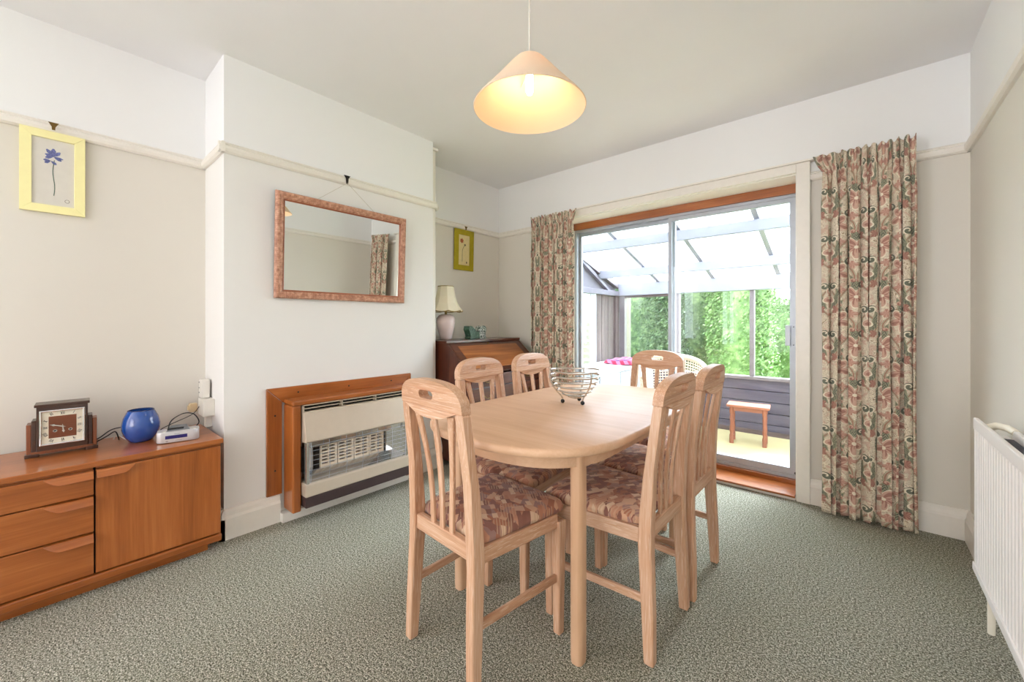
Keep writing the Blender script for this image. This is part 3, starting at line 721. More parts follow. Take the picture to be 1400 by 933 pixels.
# ------------------------------------------------------------------ dining table
TX, TY = 1.815, 2.430
dt = thing('dining_table', 'pale oak extending dining table with rounded ends', 'table', (TX, TY, 0))
def outline(a, L, b, n=64, ex=2.45):
    q = []
    for i in range(n):
        t = 2 * PI * (i + 0.5) / n; c, s_ = math.cos(t), math.sin(t)
        x = a * math.copysign(abs(c) ** (2 / ex), c); y = math.copysign(abs(s_) ** (2 / ex), s_) * b; y += math.copysign(L - b, s_)
        q.append((x, y))
    return q
def half(sgn, a, L, b):
    o_ = [p for p in outline(a, L, b, 96) if p[1] * sgn > 0]
    if sgn > 0: return [(a, 0.0008)] + o_ + [(-a, 0.0008)]
    return [(-a, -0.0008)] + o_ + [(a, -0.0008)]
for sgn in (-1, 1):
    loops = []
    for ins, z in ((0.010, 0.692), (0.003, 0.694), (0.0, 0.700), (0.0, 0.711), (0.003, 0.718), (0.009, 0.7215)):
        loops.append([(x, y, z) for x, y in half(sgn, 0.392 - ins, 0.684 - ins, 0.36 - ins)])
    B().rings(loops).build('tabletop', 'table_x', dt, smooth=True)
ap_o, ap_i = outline(0.325, 0.60, 0.30), outline(0.305, 0.58, 0.28)
B().prism(ap_o, 2, 0.635, 0.692, [ap_i]).build('apron', 'table_x', dt)
for sx in (-1, 1):
    for sy in (-1, 1):
        q = rrect(-0.022, 0.022, -0.025, 0.025, 0.017, 5)
        B().rings([[(x * 0.92 + sx * 0.280, y * 0.92 + sy * 0.447, 0) for x, y in q], [(x + sx * 0.280, y + sy * 0.447, 0.02) for x, y in q], [(x * 1.02 + sx * 0.280, y * 1.02 + sy * 0.447, 0.692) for x, y in q]]).build('leg', 'table_z', dt, smooth=True)

# ------------------------------------------------------------------ dining chairs
def back_y(z): return -0.176 - 0.095 * max(0, z - 0.42)


def make_chair():
    t = thing('dining_chair', 'x', 'chair')
    t1 = 0.017
    # back legs run up into the posts that carry the head rail
    for s in (-1, 1):
        pr = [(-0.207, 0), (-0.175, 0), (-0.160, 0.22), (-0.150, 0.38), (-0.153, 0.46), (-0.166, 0.60), (back_y(0.82) + 0.017, 0.828), (back_y(0.82) - 0.015, 0.828), (-0.203, 0.62), (-0.197, 0.46), (-0.197, 0.36), (-0.205, 0.15)]
        b = B().prism(pr, 0, -t1, t1)
        b.warp(lambda x, y, z: (s * (0.167 - 0.022 * min(1, z / 0.82)) + x * (1.0 + 0.12 * min(1, z / 0.5)), y, z)); b.build('leg', 'oak_z', t, bevel=0.006)
        # front legs
        b = B().hexa([(-0.014, -0.014, 0), (0.014, -0.014, 0), (0.014, 0.014, 0), (-0.014, 0.014, 0), (-0.019, -0.019, 0.40), (0.019, -0.019, 0.40), (0.019, 0.019, 0.40), (-0.019, 0.019, 0.40)])
        b.warp(lambda x, y, z: (s * 0.186 + x, 0.184 + y, z)); b.build('leg', 'oak_z', t, bevel=0.004)
        # side rail and stretcher
        b = B().hexa([(s * 0.150, -0.16, 0.375), (s * 0.168, -0.16, 0.375), (s * 0.194, 0.17, 0.375), (s * 0.176, 0.17, 0.375), (s * 0.150, -0.16, 0.425), (s * 0.168, -0.16, 0.425), (s * 0.194, 0.17, 0.425), (s * 0.176, 0.17, 0.425)])
        b.build('seat_rail', 'oak_y', t, bevel=0.003)
        b = B().hexa([(s * 0.158, -0.175, 0.185), (s * 0.172, -0.175, 0.185), (s * 0.192, 0.175, 0.185), (s * 0.178, 0.175, 0.185), (s * 0.158, -0.175, 0.212), (s * 0.172, -0.175, 0.212), (s * 0.192, 0.175, 0.212), (s * 0.178, 0.175, 0.212)])
        b.build('stretcher', 'oak_y', t, bevel=0.003)
    B().box((-0.172, 0.176, 0.375), (0.172, 0.196, 0.425)).build('seat_rail', 'oak_x', t, bevel=0.003)
    B().box((-0.152, -0.188, 0.385), (0.152, -0.164, 0.437)).build('seat_rail', 'oak_x', t, bevel=0.004)
    # head rail: domed board with a bellied lower edge and a hand slot
    poly = []
    wd = 0.163
    for i in range(15):                                   # bottom edge, left to right, bellied
        x = -wd + 2 * wd * i / 14; u = min(1.0, max(0.0, (abs(x) - 0.01) / (0.132 - 0.01)))
        poly.append((x, 0.828 - 0.030 * (1 - u * u)))
    for i in range(1, 24):
        a = PI * i / 24; c, s_ = math.cos(a), math.sin(a)
        poly.append((wd * math.copysign(abs(c) ** 0.75, c), 0.842 + 0.076 * abs(s_) ** 0.85))
    hole = rrect(-0.038, 0.038, 0.858, 0.884, 0.0128, 4)
    b = B().prism([(x, z) for x, z in poly], 1, -0.019, 0.016, [hole])
    b.warp(lambda x, y, z: (x, back_y(z) + y + 0.014 * (abs(x) / 0.18) ** 2 - 0.008, z)); b.build('head_rail', 'oak_x', t, bevel=0.007, seg=3, angle=50)
    # three slats, the outer two bowed apart towards the top
    for k in (-1, 0, 1):
        loops = []
        for i in range(13):
            v = i / 12; z = 0.43 + (0.812 - 0.43) * v
            cx = k * (0.050 + 0.044 * (v ** 1.8)); hw = 0.0105 + (0.0065 * max(0, (v - 0.6) / 0.4) ** 2 if k else 0.002 * v)
            yy = back_y(z) - 0.002 + 0.010 * math.sin(PI * v)
            loops.append([(cx - hw, yy - 0.0055, z), (cx + hw, yy - 0.0055, z), (cx + hw, yy + 0.0055, z), (cx - hw, yy + 0.0055, z)])
        B().rings(loops).build('slat', 'oak_z', t, bevel=0.003)
    # upholstered pad
    def pad(sc_, z):
        q = rrect(-1, 1, -1, 1, 0.18, 5); L = []
        for x, y in q:
            yy = 0.030 + 0.186 * y * sc_; w = 0.196 - 0.036 * (1 - y) / 2
            L.append((x * w * sc_, yy, z - 0.006 * max(0, abs(x) - .6)))
        return L
    B().rings([pad(0.95, 0.424), pad(1.0, 0.432), pad(1.01, 0.446), pad(0.985, 0.458), pad(0.93, 0.467), pad(0.80, 0.473), pad(0.55, 0.476), pad(0.2, 0.477)]).build('seat', 'seat', t, smooth=True)
    return t


def copy_tree(o, parent=None):
    c = o.copy(); C.objects.link(c); c.parent = parent
    for ch in o.children: copy_tree(ch, c)
    return c


chair0 = make_chair(); kids = list(chair0.children)
spots = [((1.780, 1.871), -4, 'limed oak slat-back chair at the near end of the table, nearest the viewer'),
         ((2.085, 2.290), 90, 'limed oak chair on the curtain side of the table, nearer of the two'),
         ((2.092, 2.690), 90, 'limed oak chair on the curtain side of the table, farther of the two'),
         ((1.568, 2.288), -86, 'limed oak chair on the gas fire side of the table, nearer of the two'),
         ((1.570, 2.692), -88, 'limed oak chair on the gas fire side, beside the wire basket'),
         ((1.815, 3.175), 180, 'limed oak chair at the far table end before the glass door')]
for i, ((x, y), a, lab) in enumerate(spots):
    if i == 0: c = chair0
    else:
        c = chair0.copy(); C.objects.link(c)
        for ch in kids:
            d = ch.copy(); C.objects.link(d); d.parent = c
    c.location = (x, y, 0); c.rotation_euler = (0, 0, R(a)); c['label'] = lab; c['group'] = 'dining chairs around the table'

# ------------------------------------------------------------------ wire basket on the table
bk = thing('wire_basket', 'chrome wire fruit basket with ball feet on the dining table', 'basket', (1.785, 2.46, 0.7215))
rr = [(0.112, 0.150), (0.113, 0.128), (0.108, 0.105), (0.097, 0.082), (0.080, 0.060), (0.058, 0.042), (0.034, 0.032)]
for r_, z in rr: B().tube([(r_ * math.cos(2 * PI * i / 40), r_ * math.sin(2 * PI * i / 40), z + 0.003 * math.sin(4 * PI * i / 40)) for i in range(40)], 0.0039, 7, True).build('wire_ring', 'steel', bk, smooth=True)
for k in range(3):
    a = R(100 + 120 * k); ca, sa = math.cos(a), math.sin(a)
    pts = [(q * ca, q * sa, z) for q, z in [(0.114, 0.154), (0.117, 0.130), (0.112, 0.104), (0.100, 0.079), (0.082, 0.055), (0.062, 0.034), (0.055, 0.018), (0.056, 0.010)]]
    rb = B().tube(pts, 0.0036, 7).build('rib', 'steel', bk, smooth=True)
    B().sphere((0.056 * ca, 0.056 * sa, 0.0095), 0.0095, 14).build('foot', 'black', rb, smooth=True)

# ------------------------------------------------------------------ pendant lamp
PX, PY, PZ = 1.82, 2.077, 1.922
pl = thing('pendant_lamp', 'lit cream conical pendant lampshade hanging from the ceiling', 'lamp', (PX, PY, 0))
prof = [(0.216, PZ), (0.205, PZ + 0.014), (0.130, PZ + 0.098), (0.075, PZ + 0.163), (0.055, PZ + 0.184), (0.036, PZ + 0.196), (0.016, PZ + 0.201)]
inn = [(r_ - 0.003, z - 0.002) for r_, z in reversed(prof)]
B().lathe(prof + inn, (0, 0, 0), 64, close=True).build('shade', 'shade', pl, smooth=True)
B().tube([(0, 0, PZ + 0.19), (0, 0, H - 0.03)], 0.0035, 8).build('cord', 'white_plastic', pl, smooth=True)
B().lathe([(0.045, H), (0.045, H - 0.012), (0.03, H - 0.028), (0.008, H - 0.034), (0.001, H - 0.034)], (0, 0, 0), 32).build('ceiling_rose', 'white_plastic', pl, smooth=True)
hl = B().lathe([(0.001, PZ + 0.200), (0.012, PZ + 0.200), (0.016, PZ + 0.17), (0.019, PZ + 0.135), (0.001, PZ + 0.135)], (0, 0, 0), 24).build('bulb_holder', 'white_plastic', pl, smooth=True)
B().tube([(0.019 * math.cos(i * PI / 12), 0.019 * math.sin(i * PI / 12), PZ + 0.135) for i in range(24)], 0.003, 6, True).build('holder_ring', 'brass', pl, smooth=True)
B().lathe([(0.001, PZ + 0.048), (0.009, PZ + 0.052), (0.0135, PZ + 0.062), (0.0145, PZ + 0.10), (0.013, PZ + 0.134), (0.001, PZ + 0.134)], (0, 0, 0), 20).build('bulb', 'bulb', pl, smooth=True)
for k in range(3):
    a = R(30 + 120 * k); B().tube([(0.018 * math.cos(a), 0.018 * math.sin(a), PZ + 0.14), (0.095 * math.cos(a), 0.095 * math.sin(a), PZ + 0.132)], 0.0015, 5).build('shade_spoke', 'white_plastic', pl)

# ------------------------------------------------------------------ sideboard
SF, ST = 0.45, 0.535
sbd = thing('teak_sideboard', 'long low teak sideboard against the alcove wall', 'sideboard', (0, 0, 0))
SY0, SY1 = -0.12, 1.418
B().box((0.03, SY0, 0.075), (SF - 0.02, SY1, 0.512)).build('body', 'teak_y', sbd)
B().box((0.026, SY0 - 0.006, 0.512), (SF + 0.004, SY1 + 0.006, ST)).build('top_board', 'teak_y', sbd, bevel=0.003)
B().box((0.03, SY0 + 0.02, 0.045), (SF + 0.006, SY1, 0.078)).build('base_rail', 'teak_y', sbd, bevel=0.006)
B().box((0.05, SY0 + 0.05, 0), (SF - 0.045, SY1 - 0.045, 0.045)).build('plinth', 'teak_y', sbd)
B().box((SF - 0.022, 0.9865, 0.08), (SF - 0.010, 0.9935, 0.512)).build('divider', 'black_gap', sbd)
def grip(y0, y1, zt, left, parent):
    """lipped handle: bar with a scooped, tapering end"""
    h = 0.026; L = y1 - y0; pts = []
    if left:
        q = [(y0, zt), (y1, zt), (y1, zt - h)] + [(y0 + L * (1 - t) * 0.34 + (0.0 if t < 1 else 0), zt - h + (h - 0.003) * t ** 1.7) for t in [0, .2, .4, .6, .8, 1]]
    else:
        q = [(y1, zt), (y0, zt), (y0, zt - h)] + [(y1 - L * (1 - t) * 0.34, zt - h + (h - 0.003) * t ** 1.7) for t in [0, .2, .4, .6, .8, 1]]
    b = B().prism(q, 0, 0.0, 1.0).warp(lambda x, y, z: (SF - 0.003 if x < 0.5 else SF + 0.010 + 0.026 * (zt - z) / h, y, z))
    return b.build('handle', 'teak_y', parent, bevel=0.003)
for i, (z0, z1) in enumerate(((0.402, 0.500), (0.253, 0.397), (0.084, 0.248))):
    d = B().box((SF - 0.018, 0.505, z0), (SF, 0.988, z1)).build('drawer', 'teak_y', sbd, bevel=0.002)
    grip(0.855, 0.986, z1, True, d)
d = B().box((SF - 0.018, 0.993, 0.084), (SF, 1.414, 0.500)).build('door', 'teak_z', sbd, bevel=0.002); grip(0.995, 1.110, 0.500, False, d)
d = B().box((SF - 0.018, -0.115, 0.084), (SF, 0.500, 0.500)).build('door', 'teak_y', sbd, bevel=0.002); grip(0.10, 0.498, 0.500, True, d)

# ------------------------------------------------------------------ mantel clock
ck = thing('mantel_clock', 'dark stepped wooden mantel clock with square cream dial on the sideboard', 'clock', (0.165, 0.912, ST), R(-3))
# local: front faces +x, width along y
B().box((-0.05, -0.074, 0.012), (0.036, 0.074, 0.212)).build('case', 'clock_dark', ck, bevel=0.002)
B().box((-0.055, -0.08, 0.205), (0.040, 0.08, 0.216)).build('case_top', 'clock_dark', ck, bevel=0.002)
for s in (-1, 1):
    B().box((-0.045, s * 0.074, 0.012), (0.030, s * 0.088, 0.150)).build('stepped_side', 'clock_dark', ck, bevel=0.002)
    B().box((-0.040, s * 0.088, 0.012), (0.026, s * 0.102, 0.135)).build('stepped_side', 'clock_mid', ck, bevel=0.002)
    B().box((-0.05, s * 0.066, 0), (0.040, s * 0.106, 0.014)).build('foot', 'clock_dark', ck, bevel=0.002)
B().box((-0.045, -0.09, 0.010), (0.038, 0.09, 0.022)).build('base', 'clock_mid', ck, bevel=0.002)
DZ = 0.117
bz = B().prism([(-0.066, DZ - 0.074), (0.066, DZ - 0.074), (0.066, DZ + 0.074), (-0.066, DZ + 0.074)], 0, 0.034, 0.046, [[(-0.058, DZ - 0.066), (0.058, DZ - 0.066), (0.058, DZ + 0.066), (-0.058, DZ + 0.066)]])
bz.build('bezel', 'chrome', ck, bevel=0.003)
dl = B().box((0.034, -0.058, DZ - 0.066), (0.038, 0.058, DZ + 0.066)).build('dial', 'clock_dial', ck)
B().box((0.037, -0.040, DZ - 0.046), (0.0388, 0.040, DZ + 0.046)).build('dial_centre', 'clock_panel', dl)
def stroke(b, y0, z0, y1, z1, w):
    d = Vector((y1 - y0, z1 - z0)); n = Vector((-d.y, d.x)).normalized() * w / 2
    p = [(y0 + n.x, z0 + n.y), (y1 + n.x, z1 + n.y), (y1 - n.x, z1 - n.y), (y0 - n.x, z0 - n.y)]
    b.prism(p, 0, 0.0378, 0.0384)
ROM = ['XII', 'I', 'II', 'III', 'IIII', 'V', 'VI', 'VII', 'VIII', 'IX', 'X', 'XI']
for k, s in enumerate(ROM):
    a = R(90 - 30 * k); c_, s_ = math.cos(a), math.sin(a); m = 1 / max(abs(c_) / 0.049, abs(s_) / 0.056)
    oy, oz = c_ * m, DZ + s_ * m; b = B(); wd = sum({'I': 0.0034, 'V': 0.006, 'X': 0.006}[q] for q in s); x = -wd / 2; hh = 0.0058
    rot = a - PI / 2
    tr = lambda y, z: (oy + y * math.cos(rot) - z * math.sin(rot), oz + y * math.sin(rot) + z * math.cos(rot))
    for q in s:
        w = {'I': 0.0034, 'V': 0.006, 'X': 0.006}[q]; l, r_ = x + 0.0007, x + w - 0.0007; mid = (l + r_) / 2
        for seg in {'I': [(mid, -hh, mid, hh)], 'V': [(l, hh, mid, -hh), (mid, -hh, r_, hh)], 'X': [(l, hh, r_, -hh), (l, -hh, r_, hh)]}[q]:
            A_, B_ = tr(seg[0], seg[1]), tr(seg[2], seg[3]); stroke(b, A_[0], A_[1], B_[0], B_[1], 0.0015)
        x += w
    b.build('numeral', 'dial_ink', dl)
for ang, L, nm in ((R(90 - 6 * 48), 0.040, 'minute_hand'), (R(90 - 30 * 5.8), 0.028, 'hour_hand')):
    c_, s_ = math.cos(ang), math.sin(ang); q = [(-0.010, 0), (0, 0.0022), (L * 0.55, 0.0018), (L * 0.68, 0.0045), (L * 0.82, 0.0018), (L, 0), (L * 0.82, -0.0018), (L * 0.68, -0.0045), (L * 0.55, -0.0018), (0, -0.0022)]
    x0 = 0.0395 if nm[0] == 'h' else 0.0405
    B().prism([(u * c_ - w * s_, DZ + u * s_ + w * c_) for u, w in q], 0, x0, x0 + 0.0008).build(nm, 'steel', dl)
for y in (-0.022, 0.022):
    b = B().tube([(0.0395, y + 0.0052 * math.cos(i * PI / 8), DZ - 0.016 + 0.0045 * math.sin(i * PI / 8)) for i in range(16)], 0.0016, 6, True); b.build('winding_ring', 'steel', dl, smooth=True)
    B().box((0.0388, y - 0.003, DZ - 0.019), (0.0392, y + 0.003, DZ - 0.013)).build('winding_hole', 'black', dl)

# ------------------------------------------------------------------ blue bowl
bp = [(r_ * 0.78, z * 0.92) for r_, z in [(0.045, 0), (0.055, 0.003), (0.076, 0.030), (0.088, 0.062), (0.089, 0.088), (0.081, 0.122), (0.066, 0.150), (0.060, 0.158), (0.056, 0.158), (0.058, 0.150), (0.074, 0.120), (0.082, 0.088), (0.080, 0.062), (0.068, 0.030), (0.045, 0.010), (0.002, 0.008)]]
bo = thing('round_blue_bowl', 'glossy cobalt blue round ceramic bowl vase', 'vase', (0.205, 1.158, ST))
B().lathe(bp, (0, 0, 0), 48).build('body', 'blue_glaze', bo, smooth=True)
B().tube([(0.0455 * math.cos(i * PI / 20), 0.0455 * math.sin(i * PI / 20), 0.145) for i in range(40)], 0.003, 8, True).build('rim', 'blue_inside', bo, smooth=True)

# ------------------------------------------------------------------ clock radio, cables
ra = thing('clock_radio', 'silver clock radio with dark blue display on the sideboard', 'radio', (0.345, 1.272, ST), R(-12))
q = rrect(-0.055, 0.028, -0.078, 0.078, 0.022, 6)
B().rings([[(x * 0.97, y * 0.97, 0.003) for x, y in q], [(x, y, 0.007) for x, y in q], [(x, y, 0.047) for x, y in q], [(x * 0.97, y * 0.98, 0.052) for x, y in q]]).build('body', 'silver_plastic', ra, smooth=True)
B().box((0.0265, -0.046, 0.020), (0.0288, 0.034, 0.036)).build('display', 'display', ra, bevel=0.001)
B().box((0.027, -0.044, 0.0095), (0.0284, -0.036, 0.0115)).build('badge', 'black', ra)
B().box((0.027, -0.014, 0.0400), (0.0284, 0.006, 0.0415)).build('badge', 'grey_plastic', ra)
B().box((0.027, -0.010, 0.0105), (0.0284, 0.014, 0.0115)).build('badge', 'grey_plastic', ra)
for s in (-1, 1):
    for y in (0.05,): B().box((-0.04, s * y - 0.006, 0.0), (0.01, s * y + 0.006, 0.004)).build('foot', 'black', ra)
B().hexa([(-0.05, -0.035, 0.051), (0.012, -0.045, 0.051), (0.012, 0.045, 0.051), (-0.05, 0.035, 0.051), (-0.05, -0.03, 0.068), (0.005, -0.040, 0.056), (0.005, 0.040, 0.056), (-0.05, 0.03, 0.068)]).build('dock', 'grey_plastic', ra, bevel=0.002)
B().box((-0.02, -0.04, 0.056), (0.0, 0.02, 0.062)).build('dock_connector', 'black', ra)
for y in (-0.05, 0.06): B().lathe([(0.006, 0.051), (0.006, 0.054), (0.001, 0.055)], (0.012, y, 0), 12).build('button', 'white_plastic', ra)
def cable(name, label, pts, r=0.0025, mat='black', n=6):
    P = [Vector(p) for p in pts]; out = []
    for i in range(n and len(P) - 1):
        p0, p1, p2, p3 = P[max(i - 1, 0)], P[i], P[i + 1], P[min(i + 2, len(P) - 1)]
        for k in range(8):
            t = k / 8; out.append(0.5 * ((2 * p1) + (p2 - p0) * t + (2 * p0 - 5 * p1 + 4 * p2 - p3) * t * t + (3 * p1 - p0 - 3 * p2 + p3) * t ** 3))
    out.append(P[-1]); b = B().tube(out, r, 6)
    if label: return tag(b.build(name, mat, smooth=True), label, 'cable', 'loose power cables')
    return b
zc = ST + 0.003
cable('power_cable', 'black cable looping between clock and blue bowl', [(0.10, 0.97, zc), (0.12, 1.02, zc + 0.02), (0.10, 1.07, zc + 0.05), (0.11, 1.13, zc + 0.052), (0.10, 1.17, zc + 0.03), (0.12, 1.22, zc)])
cable('power_cable', 'thin black cable lying flat behind the blue bowl', [(0.13, 1.0, zc), (0.15, 1.045, zc + 0.03), (0.14, 1.075, zc + 0.045), (0.15, 1.085, zc + 0.02), (0.12, 1.09, zc)])
cable('power_cable', 'white cable coiled beside the blue bowl', [(0.09, 1.075, zc), (0.11, 1.085, zc + 0.03), (0.12, 1.10, zc + 0.01), (0.15, 1.12, zc), (0.10, 1.14, zc)], 0.0028, 'white_plastic')
cable('power_cable', 'black cable curling over the clock radio to the socket', [(0.345, 1.235, ST + 0.062), (0.30, 1.25, ST + 0.085), (0.27, 1.275, ST + 0.10), (0.22, 1.32, ST + 0.105), (0.20, 1.36, ST + 0.09), (0.25, 1.37, ST + 0.06), (0.28, 1.35, ST + 0.04), (0.26, 1.33, ST + 0.006)])
cable('power_cable', 'thin black cable rising from the radio to the plug', [(0.27, 1.21, zc), (0.25, 1.22, zc + 0.04), (0.24, 1.26, zc + 0.06), (0.16, 1.36, zc + 0.08), (0.10, 1.405, ST + 0.115)], 0.0018)

# ------------------------------------------------------------------ sockets on the chimney side
so = thing('socket_box', 'white surface socket box on the chimney side above the sideboard', 'socket', (0, 0, 0))
B().box((0.085, Y1 - 0.05, 0.60), (0.195, Y1, 0.69)).build('back_box', 'white_plastic', so, bevel=0.004)
B().box((0.11, Y1 - 0.030, ST + 0.001), (0.145, Y1, 0.60)).build('conduit', 'white_plastic', so, bevel=0.002)
pg = thing('plug_adaptor', 'beige plug in the socket box beside the sideboard', 'plug', (0, 0, 0))
B().box((0.050, Y1 - 0.085, 0.615), (0.085, Y1 - 0.052, 0.66)).build('body', 'beige_plastic', pg, bevel=0.004)
B().box((0.058, Y1 - 0.092, 0.625), (0.077, Y1 - 0.085, 0.65)).build('cord_grip', 'beige_plastic', pg, bevel=0.002)
ph = thing('wall_handset', 'slim white handset standing on top of the socket box', 'handset', (0, 0, 0))
B().box((0.075, Y1 - 0.045, 0.6905), (0.145, Y1 - 0.01, 0.79)).build('body', 'white_plastic', ph, bevel=0.006)
for z in (0.715, 0.74, 0.77): B().box((0.085, Y1 - 0.0475, z), (0.090, Y1 - 0.045, z + 0.006)).build('button', 'grey_plastic', ph)

# ------------------------------------------------------------------ gas fire and its surround
fs = thing('fire_surround', 'orange-brown wooden surround fixed to the chimney breast', 'surround', (0, 0, 0))
c = CB + 0.001
FO0, FO1, FI0, FI1 = 1.639, 2.560, 1.722, 2.480
# flat mitred boards on the wall
def board(q, name): return B().prism(q, 0, c, c + 0.016).build(name, 'teak_y' if name == 'top_board' else 'teak_z', fs, bevel=0.003)
tb = board([(FO0, 0.735), (FI0, 0.652), (FI1, 0.652), (FO1, 0.735)], 'top_board')
lb = board([(FO0, 0.152), (FI0 - 0.006, 0.152), (FI0 - 0.006, 0.655), (FO0, 0.733)], 'side_board')
rb = board([(FI1 + 0.006, 0.152), (FO1, 0.152), (FO1, 0.733), (FI1 + 0.006, 0.655)], 'side_board')
for p, y, z in ((tb, 1.80, 0.70), (tb, 2.10, 0.70), (tb, 2.40, 0.70), (lb, 1.68, 0.585), (lb, 1.68, 0.285)):
    B().sphere((c + 0.016, y, z), 0.005, 10).build('screw', 'black', p)
# projecting box
BX = 0.495
B().box((c + 0.016, FI0, 0.645), (BX + 0.005, FI1, 0.672)).build('shelf', 'teak_y', fs, bevel=0.008)
B().box((c + 0.016, FI0, 0.07), (BX, FI0 + 0.046, 0.645)).build('cheek', 'teak_z', fs, bevel=0.008)
B().box((c + 0.016, FI1 - 0.046, 0.07), (BX, FI1, 0.645)).build('cheek', 'teak_z', fs, bevel=0.008)
B().box((c, FI0 - 0.018, 0.002), (0.41, FI1 + 0.03, 0.052)).build('floor_strip', 'gloss_white', fs, bevel=0.002)
gf = thing('gas_fire', 'beige metal gas fire with wire guard in the wooden surround', 'gas fire', (0, 0, 0))
G0, G1 = 1.772, 2.430; GX = 0.530
bb = B().box((c + 0.02, G0 + 0.01, 0.10), (c + 0.04, G1 - 0.01, 0.64)).build('back_panel', 'fire_back', gf)
B().box((c + 0.04, G0, 0.44), (GX - 0.04, G1, 0.60)).build('upper_casing', 'fire_enamel', gf)
# hood: sloping front
B().prism([(GX - 0.055, 0.606), (GX - 0.02, 0.606), (GX + 0.018, 0.452), (GX + 0.006, 0.446), (GX - 0.055, 0.446)], 1, G0, G1).warp(lambda x, z, y: (x, z, y)).build('hood', 'fire_enamel', gf, bevel=0.004)
# grille under the shelf
gb = B().box((GX - 0.075, G0, 0.606), (GX - 0.055, G1, 0.642)).build('grille_back', 'black_gap', gf)
for z in (0.6055, 0.623, 0.6405): B().box((GX - 0.055, G0, z), (GX - 0.024, G1, z + 0.004)).build('grille_bar', 'fire_enamel', gf)
for y in (G0, G0 + 0.215, G0 + 0.43, G1 - 0.006): B().box((GX - 0.055, y, 0.606), (GX - 0.024, y + 0.006, 0.644)).build('grille_upright', 'fire_enamel', gf)
# lower panel, base
B().box((c + 0.04, G0, 0.152), (GX + 0.010, G1 + 0.01, 0.222)).build('lower_panel', 'fire_enamel', gf, bevel=0.006)
B().box((c + 0.045, G0 + 0.002, 0.092), (GX + 0.004, G1 + 0.005, 0.152)).build('base', 'fire_base', gf, bevel=0.006)
for y in (G0 + 0.10, G1 - 0.14): B().box((0.385, y, 0.053), (0.409, y + 0.05, 0.092)).build('foot', 'black', gf)
# chrome reflector, side cheeks, radiants
B().prism([(c + 0.045, 0.222), (GX - 0.005, 0.222), (GX - 0.005, 0.228), (c + 0.10, 0.262), (c + 0.045, 0.262)], 1, G0 + 0.02, G1 - 0.02).build('reflector_floor', 'chrome', gf)
B().box((c + 0.045, G0 + 0.02, 0.405), (GX - 0.03, G1 - 0.02, 0.446)).build('reflector_top', 'chrome', gf)
for s, y in ((1, G0 + 0.004), (-1, G1 - 0.004)):
    B().hexa([(c + 0.06, y + s * 0.09, 0.222), (GX - 0.015, y, 0.222), (GX - 0.015, y + s * 0.012, 0.222), (c + 0.06, y + s * 0.10, 0.222), (c + 0.06, y + s * 0.09, 0.446), (GX - 0.015, y, 0.446), (GX - 0.015, y + s * 0.012, 0.446), (c + 0.06, y + s * 0.10, 0.446)]).build('reflector_side', 'chrome', gf)
    B().tube([(GX - 0.005, y + s * 0.012, 0.222), (GX - 0.005, y + s * 0.012, 0.446)], 0.010, 10).build('corner_rod', 'chrome', gf, smooth=True)
for k in range(4):
    y0 = G0 + 0.125 + k * 0.103; slots = []
    for i in range(7):
        for j in range(2):
            z0 = 0.275 + i * 0.0185; ya = y0 + 0.008 + j * 0.042; slots.append([(ya, z0), (ya + 0.034, z0), (ya + 0.034, z0 + 0.010), (ya, z0 + 0.010)])
    B().prism([(y0, 0.262), (y0 + 0.098, 0.262), (y0 + 0.098, 0.405), (y0, 0.405)], 0, c + 0.062, c + 0.078, slots).build('radiant', 'fire_brick', gf)
for k in range(7):
    y = G0 + 0.03 + k * (G1 - G0 - 0.06) / 6; B().tube([(GX + 0.002, y, 0.442), (GX + 0.010, y, 0.40), (GX + 0.010, y, 0.27), (GX - 0.002, y, 0.224)], 0.0014, 5).build('guard_wire', 'alu', gf, smooth=True)
for k in range(8):
    z = 0.243 + k * 0.026; B().tube([(GX - 0.02, G0 + 0.010, z), (GX + 0.010, G0 + 0.03, z), (GX + 0.010, G1 - 0.03, z), (GX - 0.02, G1 - 0.010, z)], 0.0011, 5).build('guard_wire', 'alu', gf, smooth=True)

# ------------------------------------------------------------------ mirror over the fire
mi = thing('wall_mirror', 'rectangular mirror in pinkish carved wood frame over the gas fire', 'mirror', (CB + 0.008, 2.087, 1.228))
mi.rotation_euler = (0, R(2.3), R(0.22))
hw, hh, fwid = 0.413, 0.585, 0.047
def ring(w, ins, z0, z1): return [(-w + ins, z0 + ins), (w - ins, z0 + ins), (w - ins, z1 - ins), (-w + ins, z1 - ins)]
steps = [(0.0, 0.0), (0.0, 0.014), (0.006, 0.024), (0.016, 0.026), (0.022, 0.021), (0.030, 0.024), (0.037, 0.020), (0.040, 0.013)]
b = B().rings([[(x, y, z) for y, z in ring(hw, i, 0, hh)] for i, x in steps]); b.f = b.f[:-2]
b.build('frame', 'mirror_frame', mi)
b = B().rings([[(x, y, z) for y, z in ring(hw, i, 0, hh)] for i, x in [(0.040, 0.013), (0.043, 0.016), (0.047, 0.012), (0.049, 0.006)]]); b.f = b.f[:-2]; b.build('inner_lip', 'mirror_lip', mi)
B().box((0.002, -hw + 0.002, 0.002), (0.004, hw - 0.002, hh - 0.002)).build('backing', 'iron', mi)
B().box((0.005, -hw + 0.046, 0.046), (0.0075, hw - 0.046, hh - 0.046)).build('glass', 'mirror', mi)
top = (CB + 0.032, 2.083, 1.955)
hk = B().prism([(2.083 - 0.02, 2.002), (2.083 + 0.02, 2.002), (2.083 + 0.008, 1.985), (2.083 + 0.005, 1.950), (2.083 - 0.005, 1.950), (2.083 - 0.008, 1.985)], 0, CB + 0.026, CB + 0.031)
hk.build('hook', 'iron', mi).matrix_parent_inverse = Matrix.Identity(4)
mi_w = Matrix.Translation(mi.location) @ mi.rotation_euler.to_matrix().to_4x4()
for o in mi.children:
    if o.name.startswith('hook'): o.data.transform(mi_w.inverted())
